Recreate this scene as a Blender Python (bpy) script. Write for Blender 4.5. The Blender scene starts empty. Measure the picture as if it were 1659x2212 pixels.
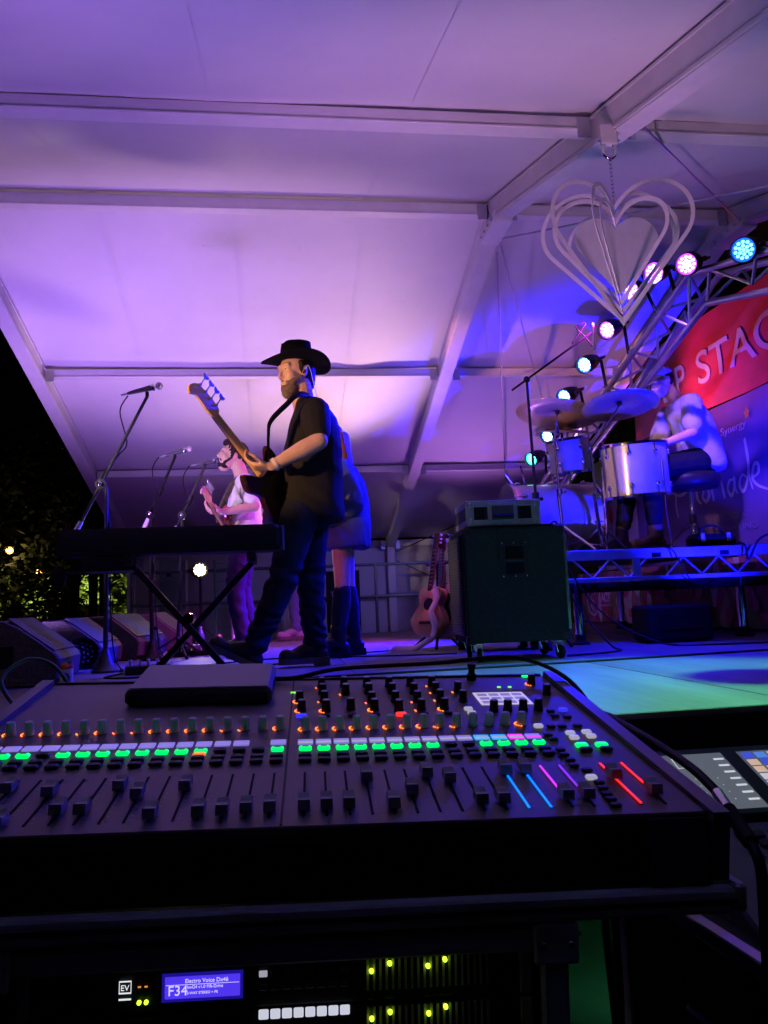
import bpy, bmesh, math, random
from mathutils import Vector, Matrix, noise
random.seed(7)
R = math.radians
sc = bpy.context.scene
COL = sc.collection

# ------------------------------------------------------------------ camera, world, exposure
cam_d = bpy.data.cameras.new("camera")
cam = bpy.data.objects.new("camera", cam_d)
COL.objects.link(cam)
sc.camera = cam
_yaw, _pitch, _roll = .1329, .1178, .0432
_f = Vector((math.sin(_yaw) * math.cos(_pitch), math.cos(_yaw) * math.cos(_pitch), math.sin(_pitch)))
_r = Vector((math.cos(_yaw), -math.sin(_yaw), 0))
_u = _r.cross(_f)
_r2 = _r * math.cos(_roll) - _u * math.sin(_roll)
_u2 = _u * math.cos(_roll) + _r * math.sin(_roll)
cam.matrix_world = Matrix(((_r2.x, _u2.x, -_f.x, 0), (_r2.y, _u2.y, -_f.y, 0), (_r2.z, _u2.z, -_f.z, .35), (0, 0, 0, 1)))
cam_d.sensor_fit = 'HORIZONTAL'
cam_d.sensor_width = 36
cam_d.lens = 36 * 1660 / 1659
cam_d.clip_start = .02
cam_d.clip_end = 500

world = bpy.data.worlds.new("World")
sc.world = world
world.use_nodes = True
_nt = world.node_tree
_sky = _nt.nodes.new("ShaderNodeTexSky")
_sky.sky_type = 'NISHITA'
_sky.sun_disc = False
_sky.sun_elevation = R(-6)
_sky.sun_rotation = R(200)
_nt.links.new(_sky.outputs[0], _nt.nodes["Background"].inputs[0])
_nt.nodes["Background"].inputs[1].default_value = .0006

sc.view_settings.view_transform = 'Standard'
sc.view_settings.look = 'None'
sc.view_settings.exposure = 0
sc.view_settings.gamma = 1
sc.view_settings.use_curve_mapping = False
cy = sc.cycles
cy.use_denoising = True
cy.max_bounces = 6
cy.diffuse_bounces = 2
cy.glossy_bounces = 3
cy.transmission_bounces = 4
cy.sample_clamp_indirect = 4
cy.caustics_reflective = False
cy.caustics_refractive = False
cy.use_light_tree = True
cy.use_adaptive_sampling = True
cy.adaptive_threshold = .03


def spot(name, loc, target, watts, col, size=60, blend=.6, radius=.06):
    d = bpy.data.lights.new(name, 'SPOT')
    d.energy = watts
    d.color = col
    d.spot_size = R(size)
    d.spot_blend = blend
    d.shadow_soft_size = radius
    o = bpy.data.objects.new(name, d)
    COL.objects.link(o)
    o.location = loc
    o.rotation_euler = (Vector(target) - Vector(loc)).to_track_quat('-Z', 'Y').to_euler()
    return o


def point(name, loc, watts, col, radius=.05):
    d = bpy.data.lights.new(name, 'POINT')
    d.energy = watts
    d.color = col
    d.shadow_soft_size = radius
    o = bpy.data.objects.new(name, d)
    COL.objects.link(o)
    o.location = loc
    return o


# the stage rig: unseen uplights added to brighten the roof, the front wash and the LED cans on the truss
BLUE, PURP, PINK, WARM, MAG = (.004, .003, 1), (.30, .10, 1), (1, .50, .62), (1, .66, .36), (.75, .05, 1)
FILL_UPLIGHTS = [  # location, target, watts, colour, cone
    ((1.42, 7.20, .14), (-.05, 6.15, 2.40), 310, (1, .60, .60), 76),
    ((.75, 1.80, -.12), (1.05, 3.3, 2.5), 130, (.80, .38, .88), 74),
    ((-.55, 1.80, -.12), (-.9, 3.0, 2.4), 140, (.40, .18, 1), 92),
    ((-1.72, 5.05, .14), (-.8, 6.0, 2.4), 280, (.42, .20, 1), 104),
    ((-.10, 1.70, -.12), (.2, .7, 1.8), 70, (.22, .20, .9), 120),
    ((1.95, 7.9, .14), (2.1, 7.2, 2.1), 90, (.55, .20, .9), 100),
]
for i_, (l_, t_, w_, c_, s_) in enumerate(FILL_UPLIGHTS):
    d_ = (Vector(t_) - Vector(l_)).normalized()
    spot("fill_uplight_beam", Vector(l_) + Vector((0, 0, .02)) + d_ * .16, t_, w_, c_, s_, 1, .15)

# ------------------------------------------------------------------ materials
MATS = {}


def mat(name, col, rough=.6, metal=0., var=.12, scale=6., bump=0., bscale=None, spec=.5, coat=0., sheen=0., emit=None, estr=0., stretch=(1, 1, 1), trans=0.):
    if name in MATS:
        return MATS[name]
    m = bpy.data.materials.new(name)
    m.use_nodes = True
    nt = m.node_tree
    b = nt.nodes["Principled BSDF"]
    b.inputs["Roughness"].default_value = rough
    b.inputs["Metallic"].default_value = metal
    if metal < .1 and not coat and spec == .5 and max(col) < .1:
        spec = .16
    b.inputs["Specular IOR Level"].default_value = spec
    if coat:
        b.inputs["Coat Weight"].default_value = coat
        b.inputs["Coat Roughness"].default_value = .12
    if sheen:
        b.inputs["Sheen Weight"].default_value = sheen
    if trans:
        b.inputs["Transmission Weight"].default_value = trans
    tc = nt.nodes.new("ShaderNodeTexCoord")
    mp = nt.nodes.new("ShaderNodeMapping")
    mp.inputs["Scale"].default_value = stretch
    nt.links.new(tc.outputs["Object"], mp.inputs[0])
    n1 = nt.nodes.new("ShaderNodeTexNoise")
    n1.inputs["Scale"].default_value = scale
    n1.inputs["Detail"].default_value = 6
    n1.inputs["Roughness"].default_value = .65
    nt.links.new(mp.outputs[0], n1.inputs["Vector"])
    rp = nt.nodes.new("ShaderNodeValToRGB")
    rp.color_ramp.elements[0].position = .3
    rp.color_ramp.elements[1].position = .7
    lo = [max(0, c * (1 - var)) for c in col]
    hi = [min(1, c * (1 + var)) for c in col]
    rp.color_ramp.elements[0].color = (*lo, 1)
    rp.color_ramp.elements[1].color = (*hi, 1)
    nt.links.new(n1.outputs["Fac"], rp.inputs[0])
    nt.links.new(rp.outputs[0], b.inputs["Base Color"])
    if bump:
        n2 = nt.nodes.new("ShaderNodeTexNoise")
        n2.inputs["Scale"].default_value = bscale or scale * 8
        n2.inputs["Detail"].default_value = 4
        nt.links.new(mp.outputs[0], n2.inputs["Vector"])
        bp = nt.nodes.new("ShaderNodeBump")
        bp.inputs["Strength"].default_value = bump
        bp.inputs["Distance"].default_value = .01
        nt.links.new(n2.outputs["Fac"], bp.inputs["Height"])
        nt.links.new(bp.outputs[0], b.inputs["Normal"])
    if emit:
        b.inputs["Emission Color"].default_value = (*emit, 1)
        b.inputs["Emission Strength"].default_value = estr
    MATS[name] = m
    return m


def glow(name, col, s):
    return mat(name, tuple(min(.8, c * .5 + .02) for c in col), .4, 0, 0, emit=col, estr=s)


# ------------------------------------------------------------------ mesh helpers
def basis(d):
    d = Vector(d).normalized()
    a = Vector((0, 0, 1)) if abs(d.z) < .9 else Vector((1, 0, 0))
    x = a.cross(d).normalized()
    return x, d.cross(x), d


class MB:
    def __init__(s):
        s.v = []
        s.f = []

    def add(s, vs, fs):
        n = len(s.v)
        s.v += [tuple(p) for p in vs]
        s.f += [tuple(i + n for i in f) for f in fs]
        return s

    def box(s, lo, hi, bev=0.):
        x0, y0, z0 = lo
        x1, y1, z1 = hi
        b = min(bev, (x1 - x0) * .49, (y1 - y0) * .49, (z1 - z0) * .49)
        if b <= 0:
            return s.add([(x0, y0, z0), (x1, y0, z0), (x1, y1, z0), (x0, y1, z0), (x0, y0, z1), (x1, y0, z1), (x1, y1, z1), (x0, y1, z1)],
                         [(0, 3, 2, 1), (4, 5, 6, 7), (0, 1, 5, 4), (1, 2, 6, 5), (2, 3, 7, 6), (3, 0, 4, 7)])
        def ring(i, z):
            X0, X1, Y0, Y1 = x0 + i, x1 - i, y0 + i, y1 - i
            return [(X0 + b, Y0, z), (X1 - b, Y0, z), (X1, Y0 + b, z), (X1, Y1 - b, z), (X1 - b, Y1, z), (X0 + b, Y1, z), (X0, Y1 - b, z), (X0, Y0 + b, z)]
        rs = ring(b * .7, z0) + ring(0, z0 + b) + ring(0, z1 - b) + ring(b * .7, z1)
        fs = [tuple(range(7, -1, -1)), tuple(range(24, 32))]
        for k in range(3):
            for i in range(8):
                j = (i + 1) % 8
                fs.append((k * 8 + i, k * 8 + j, k * 8 + 8 + j, k * 8 + 8 + i))
        return s.add(rs, fs)

    def obox(s, p0, p1, w, h, up=(0, 0, 1)):
        """bar from p0 to p1, w across, h along up"""
        p0, p1 = Vector(p0), Vector(p1)
        d = (p1 - p0).normalized()
        x = d.cross(Vector(up)).normalized()
        z = x.cross(d)
        vs = []
        for p in (p0, p1):
            for a, b in ((-1, -1), (1, -1), (1, 1), (-1, 1)):
                vs.append(p + x * a * w / 2 + z * b * h / 2)
        return s.add(vs, [(3, 2, 1, 0), (4, 5, 6, 7), (0, 1, 5, 4), (1, 2, 6, 5), (2, 3, 7, 6), (3, 0, 4, 7)])

    def cyl(s, p0, p1, r0, r1=None, n=12, caps=True):
        r1 = r0 if r1 is None else r1
        p0, p1 = Vector(p0), Vector(p1)
        x, y, d = basis(p1 - p0)
        vs = []
        for p, r in ((p0, r0), (p1, r1)):
            for i in range(n):
                a = 2 * math.pi * i / n
                vs.append(p + x * math.cos(a) * r + y * math.sin(a) * r)
        fs = [(i, (i + 1) % n, n + (i + 1) % n, n + i) for i in range(n)]
        if caps:
            fs += [tuple(range(n - 1, -1, -1)), tuple(range(n, 2 * n))]
        return s.add(vs, fs)

    def tube(s, pts, r, n=6, closed=False):
        pts = [Vector(p) for p in pts]
        rs = r if isinstance(r, (list, tuple)) else [r] * len(pts)
        vs, fs = [], []
        px = None
        m = len(pts)
        for i, p in enumerate(pts):
            d = (pts[(i + 1) % m] - pts[i - 1]) if closed else (pts[min(i + 1, m - 1)] - pts[max(i - 1, 0)])
            if d.length < 1e-9:
                d = Vector((0, 0, 1))
            d.normalize()
            if px is None:
                px = basis(d)[0]
            px = (px - d * px.dot(d))
            px = px.normalized() if px.length > 1e-6 else basis(d)[0]
            py = d.cross(px)
            for k in range(n):
                a = 2 * math.pi * k / n
                vs.append(p + (px * math.cos(a) + py * math.sin(a)) * rs[i])
        for i in range(m if closed else m - 1):
            for k in range(n):
                j = (i + 1) % m
                fs.append((i * n + k, i * n + (k + 1) % n, j * n + (k + 1) % n, j * n + k))
        if not closed:
            fs += [tuple(range(n - 1, -1, -1)), tuple(range((m - 1) * n, m * n))]
        return s.add(vs, fs)

    def lathe(s, prof, c=(0, 0, 0), axis=(0, 0, 1), n=20, sx=1., sy=1.):
        """profile of (radius, height)"""
        c = Vector(c)
        x, y, d = basis(axis) if tuple(axis) != (0, 0, 1) else (Vector((1, 0, 0)), Vector((0, 1, 0)), Vector((0, 0, 1)))
        vs, fs = [], []
        for r, h in prof:
            for i in range(n):
                a = 2 * math.pi * i / n
                vs.append(c + x * math.cos(a) * r * sx + y * math.sin(a) * r * sy + d * h)
        for k in range(len(prof) - 1):
            for i in range(n):
                j = (i + 1) % n
                fs.append((k * n + i, k * n + j, k * n + n + j, k * n + n + i))
        fs.append(tuple(range(n - 1, -1, -1)))
        fs.append(tuple(range((len(prof) - 1) * n, len(prof) * n)))
        return s.add(vs, fs)

    def sph(s, c, r, nu=12, nv=8, mtx=None):
        r = (r, r, r) if not isinstance(r, (tuple, list)) else r
        c = Vector(c)
        vs, fs = [], []
        for j in range(1, nv):
            t = math.pi * j / nv
            for i in range(nu):
                a = 2 * math.pi * i / nu
                p = Vector((math.sin(t) * math.cos(a) * r[0], math.sin(t) * math.sin(a) * r[1], math.cos(t) * r[2]))
                vs.append(c + (mtx @ p if mtx else p))
        for z in (1, -1):
            p = Vector((0, 0, z * r[2]))
            vs.append(c + (mtx @ p if mtx else p))
        N = (nv - 1) * nu
        for j in range(nv - 2):
            for i in range(nu):
                k = (i + 1) % nu
                fs.append((j * nu + i, j * nu + nu + i, j * nu + nu + k, j * nu + k))
        for i in range(nu):
            k = (i + 1) % nu
            fs.append((N, i, k))
            fs.append((N + 1, (nv - 2) * nu + k, (nv - 2) * nu + i))
        return s.add(vs, fs)

    def capsule(s, p0, p1, r0, r1, n=12):
        p0, p1 = Vector(p0), Vector(p1)
        L = (p1 - p0).length
        if L < 1e-6:
            return s.sph(p0, max(r0, r1))
        prof = [(max(1e-4, r0 * math.sin(a)), -r0 * math.cos(a)) for a in (.05, .5, 1., 1.57)]
        prof += [(max(1e-4, r1 * math.cos(a)), L + r1 * math.sin(a)) for a in (0, .57, 1.07, 1.52)]
        return s.lathe(prof, p0, p1 - p0, n)

    def prism(s, poly, z0, z1, mtx=None):
        """2-D polygon (x,y) extruded z0..z1, optionally mapped by mtx"""
        n = len(poly)
        vs = [Vector((x, y, z)) for z in (z0, z1) for x, y in poly]
        if mtx:
            vs = [mtx @ v for v in vs]
        return s.add(vs, [tuple(range(n - 1, -1, -1)), tuple(range(n, 2 * n))] + [(i, (i + 1) % n, n + (i + 1) % n, n + i) for i in range(n)])

    def mesh(s, name, smooth=False):
        me = bpy.data.meshes.new(name)
        me.from_pydata(s.v, [], s.f)
        me.update()
        if smooth:
            me.polygons.foreach_set("use_smooth", [True] * len(me.polygons))
        return me

    def build(s, name, m, parent=None, smooth=False, loc=None):
        o = bpy.data.objects.new(name, s.mesh(name, smooth))
        o.data.materials.append(m)
        COL.objects.link(o)
        if parent:
            o.parent = parent
        if loc:
            o.location = loc
        if smooth == 'auto':
            for p in o.data.polygons:
                p.use_smooth = True
            o.data.set_sharp_from_angle(angle=R(35))
        return o


def tag(o, label=None, cat=None, group=None, kind=None):
    if label:
        o["label"] = label
    if cat:
        o["category"] = cat
    if group:
        o["group"] = group
    if kind:
        o["kind"] = kind
    return o


def thing(name, label, cat, loc=(0, 0, 0), rz=0., group=None, mtx=None):
    o = bpy.data.objects.new(name, None)
    COL.objects.link(o)
    o.empty_display_size = .1
    if mtx:
        o.matrix_world = mtx
    else:
        o.location = loc
        o.rotation_euler = (0, 0, rz)
    return tag(o, label, cat, group)


def inst(me, name, m, parent, loc, rot=None, scl=None):
    o = bpy.data.objects.new(name, me)
    COL.objects.link(o)
    o.parent = parent
    o.location = loc
    if rot:
        o.rotation_euler = rot
    if scl:
        o.scale = scl
    if m and not me.materials:
        me.materials.append(m)
    return o


def copy_tree(o, parent=None):
    c = o.copy()
    COL.objects.link(c)
    c.parent = parent
    for ch in o.children:
        copy_tree(ch, c)
    return c


def to_mesh(o):
    """a lettering curve becomes a plain mesh object"""
    bpy.context.view_layer.update()
    me = bpy.data.meshes.new_from_object(o.evaluated_get(bpy.context.evaluated_depsgraph_get()))
    n = bpy.data.objects.new("lettering", me)
    COL.objects.link(n)
    n.parent = o.parent
    n.matrix_local = o.matrix_local
    bpy.data.objects.remove(o)
    return n


def text(body, size, m, parent, mtx, name="lettering", depth=.0015, align='LEFT', sx=1., weight=0.):
    cu = bpy.data.curves.new(name, 'FONT')
    cu.body = body
    cu.size = size
    cu.extrude = depth
    cu.align_x = align
    cu.offset = weight
    cu.materials.append(m)
    o = bpy.data.objects.new(name, cu)
    COL.objects.link(o)
    if parent:
        o.parent = parent
    o.matrix_local = mtx @ Matrix.Diagonal((sx, 1, 1, 1))
    return to_mesh(o)


def frame_mtx(o, x, y):
    x, y = Vector(x).normalized(), Vector(y).normalized()
    z = x.cross(y)
    return Matrix(((x.x, y.x, z.x, o[0]), (x.y, y.y, z.y, o[1]), (x.z, y.z, z.z, o[2]), (0, 0, 0, 1)))


def bez(p0, p1, p2, p3, n=16):
    p0, p1, p2, p3 = map(Vector, (p0, p1, p2, p3))
    return [p0 * (1 - t) ** 3 + p1 * 3 * t * (1 - t) ** 2 + p2 * 3 * t * t * (1 - t) + p3 * t ** 3 for t in [i / n for i in range(n + 1)]]


def smooth_path(pts, n=6):
    pts = [Vector(p) for p in pts]
    out = []
    for i in range(len(pts) - 1):
        a, b, c, d = pts[max(i - 1, 0)], pts[i], pts[i + 1], pts[min(i + 2, len(pts) - 1)]
        for k in range(n):
            t = k / n
            out.append(.5 * ((2 * b) + (c - a) * t + (2 * a - 5 * b + 4 * c - d) * t * t + (3 * b - a - 3 * c + d) * t ** 3))
    out.append(pts[-1])
    return out


def cable(pts, r, m, label, cat="cable", group=None, name="cable"):
    return tag(MB().tube(smooth_path(pts), r, 6).build(name, m, smooth=True), label, cat, group)


# palette
M_fabric = mat("tent_fabric", (.73, .71, .69), .62, var=.05, scale=2.2, bump=.10, bscale=7)
_nt = M_fabric.node_tree
_b = _nt.nodes["Principled BSDF"]
_src = _b.inputs["Base Color"].links[0].from_socket
_tc = _nt.nodes.new("ShaderNodeTexCoord")
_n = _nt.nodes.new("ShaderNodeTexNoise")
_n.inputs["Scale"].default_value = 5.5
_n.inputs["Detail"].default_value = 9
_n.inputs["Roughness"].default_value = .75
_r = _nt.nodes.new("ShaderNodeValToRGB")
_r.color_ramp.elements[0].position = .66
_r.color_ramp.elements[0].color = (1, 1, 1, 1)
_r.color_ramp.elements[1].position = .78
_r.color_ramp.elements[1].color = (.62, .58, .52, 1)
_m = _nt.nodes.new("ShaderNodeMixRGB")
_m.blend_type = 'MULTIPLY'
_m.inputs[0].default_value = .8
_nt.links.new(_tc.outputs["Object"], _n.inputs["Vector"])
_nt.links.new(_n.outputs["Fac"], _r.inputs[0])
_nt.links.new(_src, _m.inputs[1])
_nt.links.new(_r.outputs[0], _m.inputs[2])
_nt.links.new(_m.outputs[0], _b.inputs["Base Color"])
M_alu = mat("painted_aluminium", (.74, .72, .68), .40, var=.06, scale=9, stretch=(1, 1, 1))
M_alu2 = mat("bare_aluminium", (.55, .56, .58), .34, 1., var=.1, scale=14)
M_chrome = mat("chrome", (.75, .75, .78), .12, 1., var=.05)
M_black = mat("black_metal", (.012, .012, .014), .42, var=.2, scale=14)
M_blackm = mat("black_matte", (.010, .010, .012), .8, var=.25, scale=20)
M_plastic = mat("black_plastic", (.035, .036, .038), .38, var=.15, scale=20, bump=.1, bscale=200)
M_rubber = mat("black_rubber", (.012, .012, .012), .7, var=.2)
M_cable = mat("cable_rubber", (.012, .013, .016), .5, var=.2)
M_wood = mat("stage_ply", (.165, .155, .15), .55, var=.38, scale=3, bump=.25, bscale=24, stretch=(1, .16, 1))
M_drape = mat("black_drape", (.006, .006, .007), .95, var=.3)
M_skin = mat("skin", (.60, .37, .27), .5, var=.08, scale=30, bump=.15, bscale=180)

# ------------------------------------------------------------------ ground and stage
M_ground = mat("night_ground", (.055, .06, .04), .95, var=.4, scale=.9, bump=.5, bscale=14)
g = MB().add([(-150, -60, -1.05), (120, -60, -1.05), (120, 220, -1.05), (-150, 220, -1.05)], [(0, 1, 2, 3)]).build("ground", M_ground)
tag(g, kind="structure")

SX0, SX1, SY0, SY1 = -2.05, 5.15, 2.2, 9.42
stage = MB().box((SX0, SY0 + .03, -.16), (SX1, SY1, -.022)).build("stage_floor", M_blackm)
tag(stage, "dark plywood stage deck lit blue and green", kind="structure")
for ix in range(6):
    for iy in range(3):
        x0, y0 = SX0 + ix * 1.2, SY0 + iy * 2.405
        dz = random.uniform(-.0015, .0015)
        p = MB().box((-.598, -1.2, -.02), (.598, 1.2, 0), .003).build("deck_panel", M_wood, stage)
        p.location = (x0 + .6, y0 + 1.2025, dz)
# edge beam and supporting lattice under the deck
eb = thing("stage_support_truss", "dark metal lattice beam carrying the near edge of the stage", "stage truss", (0, SY0, 0))
MB().box((SX0, .004, -.13), (SX1, .06, -.021), .004).build("edge_beam", M_black, eb)
MB().box((SX0, .010, -.40), (SX1, .06, -.35), .004).build("lower_chord", M_black, eb)
x = SX0
k = 0
while x < SX1 - .2:
    MB().obox((x, .035, -.13 if k % 2 else -.35), (x + .3, .035, -.35 if k % 2 else -.13), .022, .022, (0, 1, 0)).build("brace", M_alu2 if False else M_black, eb)
    x += .3
    k += 1
for x in (-2, -.3, 1.35, 3.0, 4.9):
    MB().box((x - .03, .01, -1.05), (x + .03, .07, -.4), .004).build("leg", M_black, eb)

# ------------------------------------------------------------------ the tent
YR, ZR, SL = 4.555, 2.892, .302
YN, YF = -1.0, 10.13
XL, XM, XE = -1.915, 1.417, 3.06
def rz_(y): return ZR - SL * abs(y - YR)
tent = thing("marquee_tent", "white gabled marquee tent with aluminium frame over the stage", "tent", (0, 0, 0))


def fabric(x0, x1, y0, y1, nx=36, ny=44, seed=0.):
    vs, fs = [], []
    for j in range(ny + 1):
        for i in range(nx + 1):
            s, t = i / nx, j / ny
            x, y = x0 + (x1 - x0) * s, y0 + (y1 - y0) * t
            e = min(1, 6 * min(s, 1 - s)) * min(1, 6 * min(t, 1 - t))
            w = noise.noise((x * .8 + seed, y * .5, 3)) * .016 + noise.noise((x * 3 + y * 1.2, y * .6 + seed, 1)) * .005 + abs(noise.noise((x * 2.2 + seed, y * .35, 7))) ** 3 * -.05
            vs.append((x, y, rz_(y) - .03 * math.sin(math.pi * s) * math.sin(math.pi * min(t, 1)) * .5 + w * e))
    for j in range(ny):
        for i in range(nx):
            a = j * (nx + 1) + i
            fs.append((a, a + nx + 1, a + nx + 2, a + 1))
    return MB().add(vs, fs)


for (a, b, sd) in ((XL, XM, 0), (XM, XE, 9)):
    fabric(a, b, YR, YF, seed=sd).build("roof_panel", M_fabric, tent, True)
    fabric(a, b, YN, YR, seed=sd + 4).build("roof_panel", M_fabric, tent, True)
for (a, b, ya, yb, sd) in ((XL, XM, YR, YF, 0), (XM, XE, YR, YF, 9), (XL, XM, YN, YR, 4), (XM, XE, YN, YR, 13)):
    ns = 4 if b - a > 2 else 2
    for k in range(1, ns):
        xx = a + (b - a) * k / ns
        vs, fs = [], []
        for j in range(45):
            t = j / 44
            y = ya + (yb - ya) * t
            for dx in (-.011, .011):
                x = xx + dx
                s_ = (x - a) / (b - a)
                e = min(1, 6 * min(s_, 1 - s_)) * min(1, 6 * min(t, 1 - t))
                w = noise.noise((x * .8 + sd, y * .5, 3)) * .016 + noise.noise((x * 3 + y * 1.2, y * .6 + sd, 1)) * .005 + abs(noise.noise((x * 2.2 + sd, y * .35, 7))) ** 3 * -.05
                vs.append((x, y, rz_(y) - .03 * math.sin(math.pi * s_) * math.sin(math.pi * t) * .5 + w * e - .004))
        for j in range(44):
            fs.append((j * 2, j * 2 + 2, j * 2 + 3, j * 2 + 1))
        MB().add(vs, fs).build("seam", M_fabric, tent, True)
ex = (0, 1, -SL)
for X in (XL, XM, XE):
    w = .10
    for (ya, yb) in ((YN, YR), (YR, YF)):
        sgn = 1 if ya == YN else -1
        up = Vector((0, -SL * sgn, 1)).normalized()
        a_, b_ = Vector((X, ya, rz_(ya))) - up * .075, Vector((X, yb, rz_(yb))) - up * .075
        rf = MB().obox(a_, b_, w, .13, up).build("rafter", M_alu, tent)
        # keder flanges and the groove lips along the beam
        for zz, ww in ((.058, .116), (-.052, .112), (-.034, .106)):
            MB().obox(a_ + up * zz, b_ + up * zz, ww, .011 if zz != -.034 else .004, up).build("flange", M_alu, rf)
    # apex plate, bracket and bolts
    ap = MB().box((X - .062, YR - .17, ZR - .215), (X + .062, YR + .17, ZR - .145), .008).build("apex_bracket", M_alu, tent)
    for dy in (-.12, -.04, .04, .12):
        MB().cyl((X - .075, YR + dy, ZR - .18), (X + .075, YR + dy, ZR - .18), .009, n=8).build("bolt", M_chrome, ap)
for Y, hh in ((2.95, .052), (YR, .066), (6.317, .056), (8.05, .056), (YF, .07), (1.2, .052)):
    for (a, b) in ((XL, XM), (XM, XE)):
        z = rz_(Y) - .03
        pu = MB().box((a + .062, Y - .03, z - hh), (b - .062, Y + .03, z), .004).build("purlin", M_alu, tent)
        MB().box((a + .064, Y - .036, z - hh - .012), (b - .064, Y + .036, z - hh - .001), .003).build("flange", M_alu, pu)
        for xx in (a + .10, b - .10):
            MB().box((xx - .03, Y - .045, z - hh - .05), (xx + .03, Y - .038, z - .01), .002).build("bracket", M_alu2, pu)
for X in (XL, XM, XE):
    for Y in (YF, YN):
        MB().box((X - .05, Y - .06, -1.05), (X + .05, Y + .06, rz_(Y) - .02), .006).build("post", M_alu, tent)


def wall(x0, x1, y, z0, z1, n=60, amp=.02):
    vs, fs = [], []
    for j in range(9):
        for i in range(n + 1):
            s, t = i / n, j / 8
            x = x0 + (x1 - x0) * s
            vs.append((x, y + amp * math.sin(x * 9 + math.sin(x * 3) * 2) * (1 - t * .6) + noise.noise((x * 2, t * 3, y)) * amp, z0 + (z1 - z0) * t))
    for j in range(8):
        for i in range(n):
            a = j * (n + 1) + i
            fs.append((a, a + 1, a + n + 2, a + n + 1))
    return MB().add(vs, fs)


M_wallf = mat("tent_wall_fabric", (.50, .49, .50), .5, var=.05, scale=2, bump=.06, bscale=30)
wall(XL + .05, XM - .05, YF + .02, -1.0, rz_(YF) - .1).build("wall_panel", M_wallf, tent, True)
wall(XM + .05, XE - .05, YF + .02, -1.0, rz_(YF) - .1).build("wall_panel", M_wallf, tent, True)
# wind brace cables in the rear bay
for (p, q) in (((XM + .06, YR + .12, ZR - .24), (XE, 8.05, rz_(8.05) - .06)), ((XM + .06, YR + .2, ZR - .25), (XE - .3, 9.2, rz_(9.2) - .06)),
               ((XM + .08, 2.75, rz_(2.75) - .12), (XE, YR - .1, ZR - .16)), ((XM + .06, YR + .1, ZR - .2), (XE, 3.0, rz_(3.0) - .1)),
               ((XM + .07, YF - .06, 1.02), (XE - .2, 8.0, 1.55)), ((XM + .07, YF - .06, .9), (2.45, YF - .05, .42))):
    MB().cyl(p, q, .006, n=6).build("brace_cable", M_cable if p[2] < 1.1 else M_alu2, tent)

# ------------------------------------------------------------------ lighting truss and LED cans
TX = 2.82
trs = thing("lighting_truss", "lattice aluminium truss following the tent gable behind the drums", "truss", (TX, 0, 0))
def tz(y): return ZR - SL * abs(y - YR) - .50 - .07 * (abs(y - YR) < .3)
TP = [(1.4), (YR), (9.0)]
for seg in ((1.4, YR), (YR, 9.0)):
    n = int(round((seg[1] - seg[0]) / .24))
    ch = [(-.11, .10), (.11, .10), (0, -.10)]
    for cx_, cz_ in ch:
        MB().cyl((cx_, seg[0], tz(seg[0]) + cz_), (cx_, seg[1], tz(seg[1]) + cz_), .022, n=10).build("chord", M_alu2, trs, 'auto')
    for k in range(n):
        y0 = seg[0] + (seg[1] - seg[0]) * k / n
        y1 = seg[0] + (seg[1] - seg[0]) * (k + 1) / n
        for a, b in ((0, 2), (1, 2), (0, 1)):
            pa, pb = (ch[a], ch[b]) if k % 2 == 0 else (ch[b], ch[a])
            MB().cyl((pa[0], y0, tz(y0) + pa[1]), (pb[0], y1, tz(y1) + pb[1]), .011, n=6, caps=False).build("lacing", M_alu2, trs)
MB().cyl((-.11, 9.0, 1.2), (-.11, 9.0, 0), .024, n=10).build("leg", M_alu2, trs)
MB().cyl((.11, 9.0, 1.2), (.11, 9.0, 0), .024, n=10).build("leg", M_alu2, trs)
MB().box((-.25, 8.8, .001), (.25, 9.2, .02), .004).build("base_plate", M_alu2, trs)

M_can = mat("lamp_can_black", (.014, .014, .016), .45, var=.2, scale=16)


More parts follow.
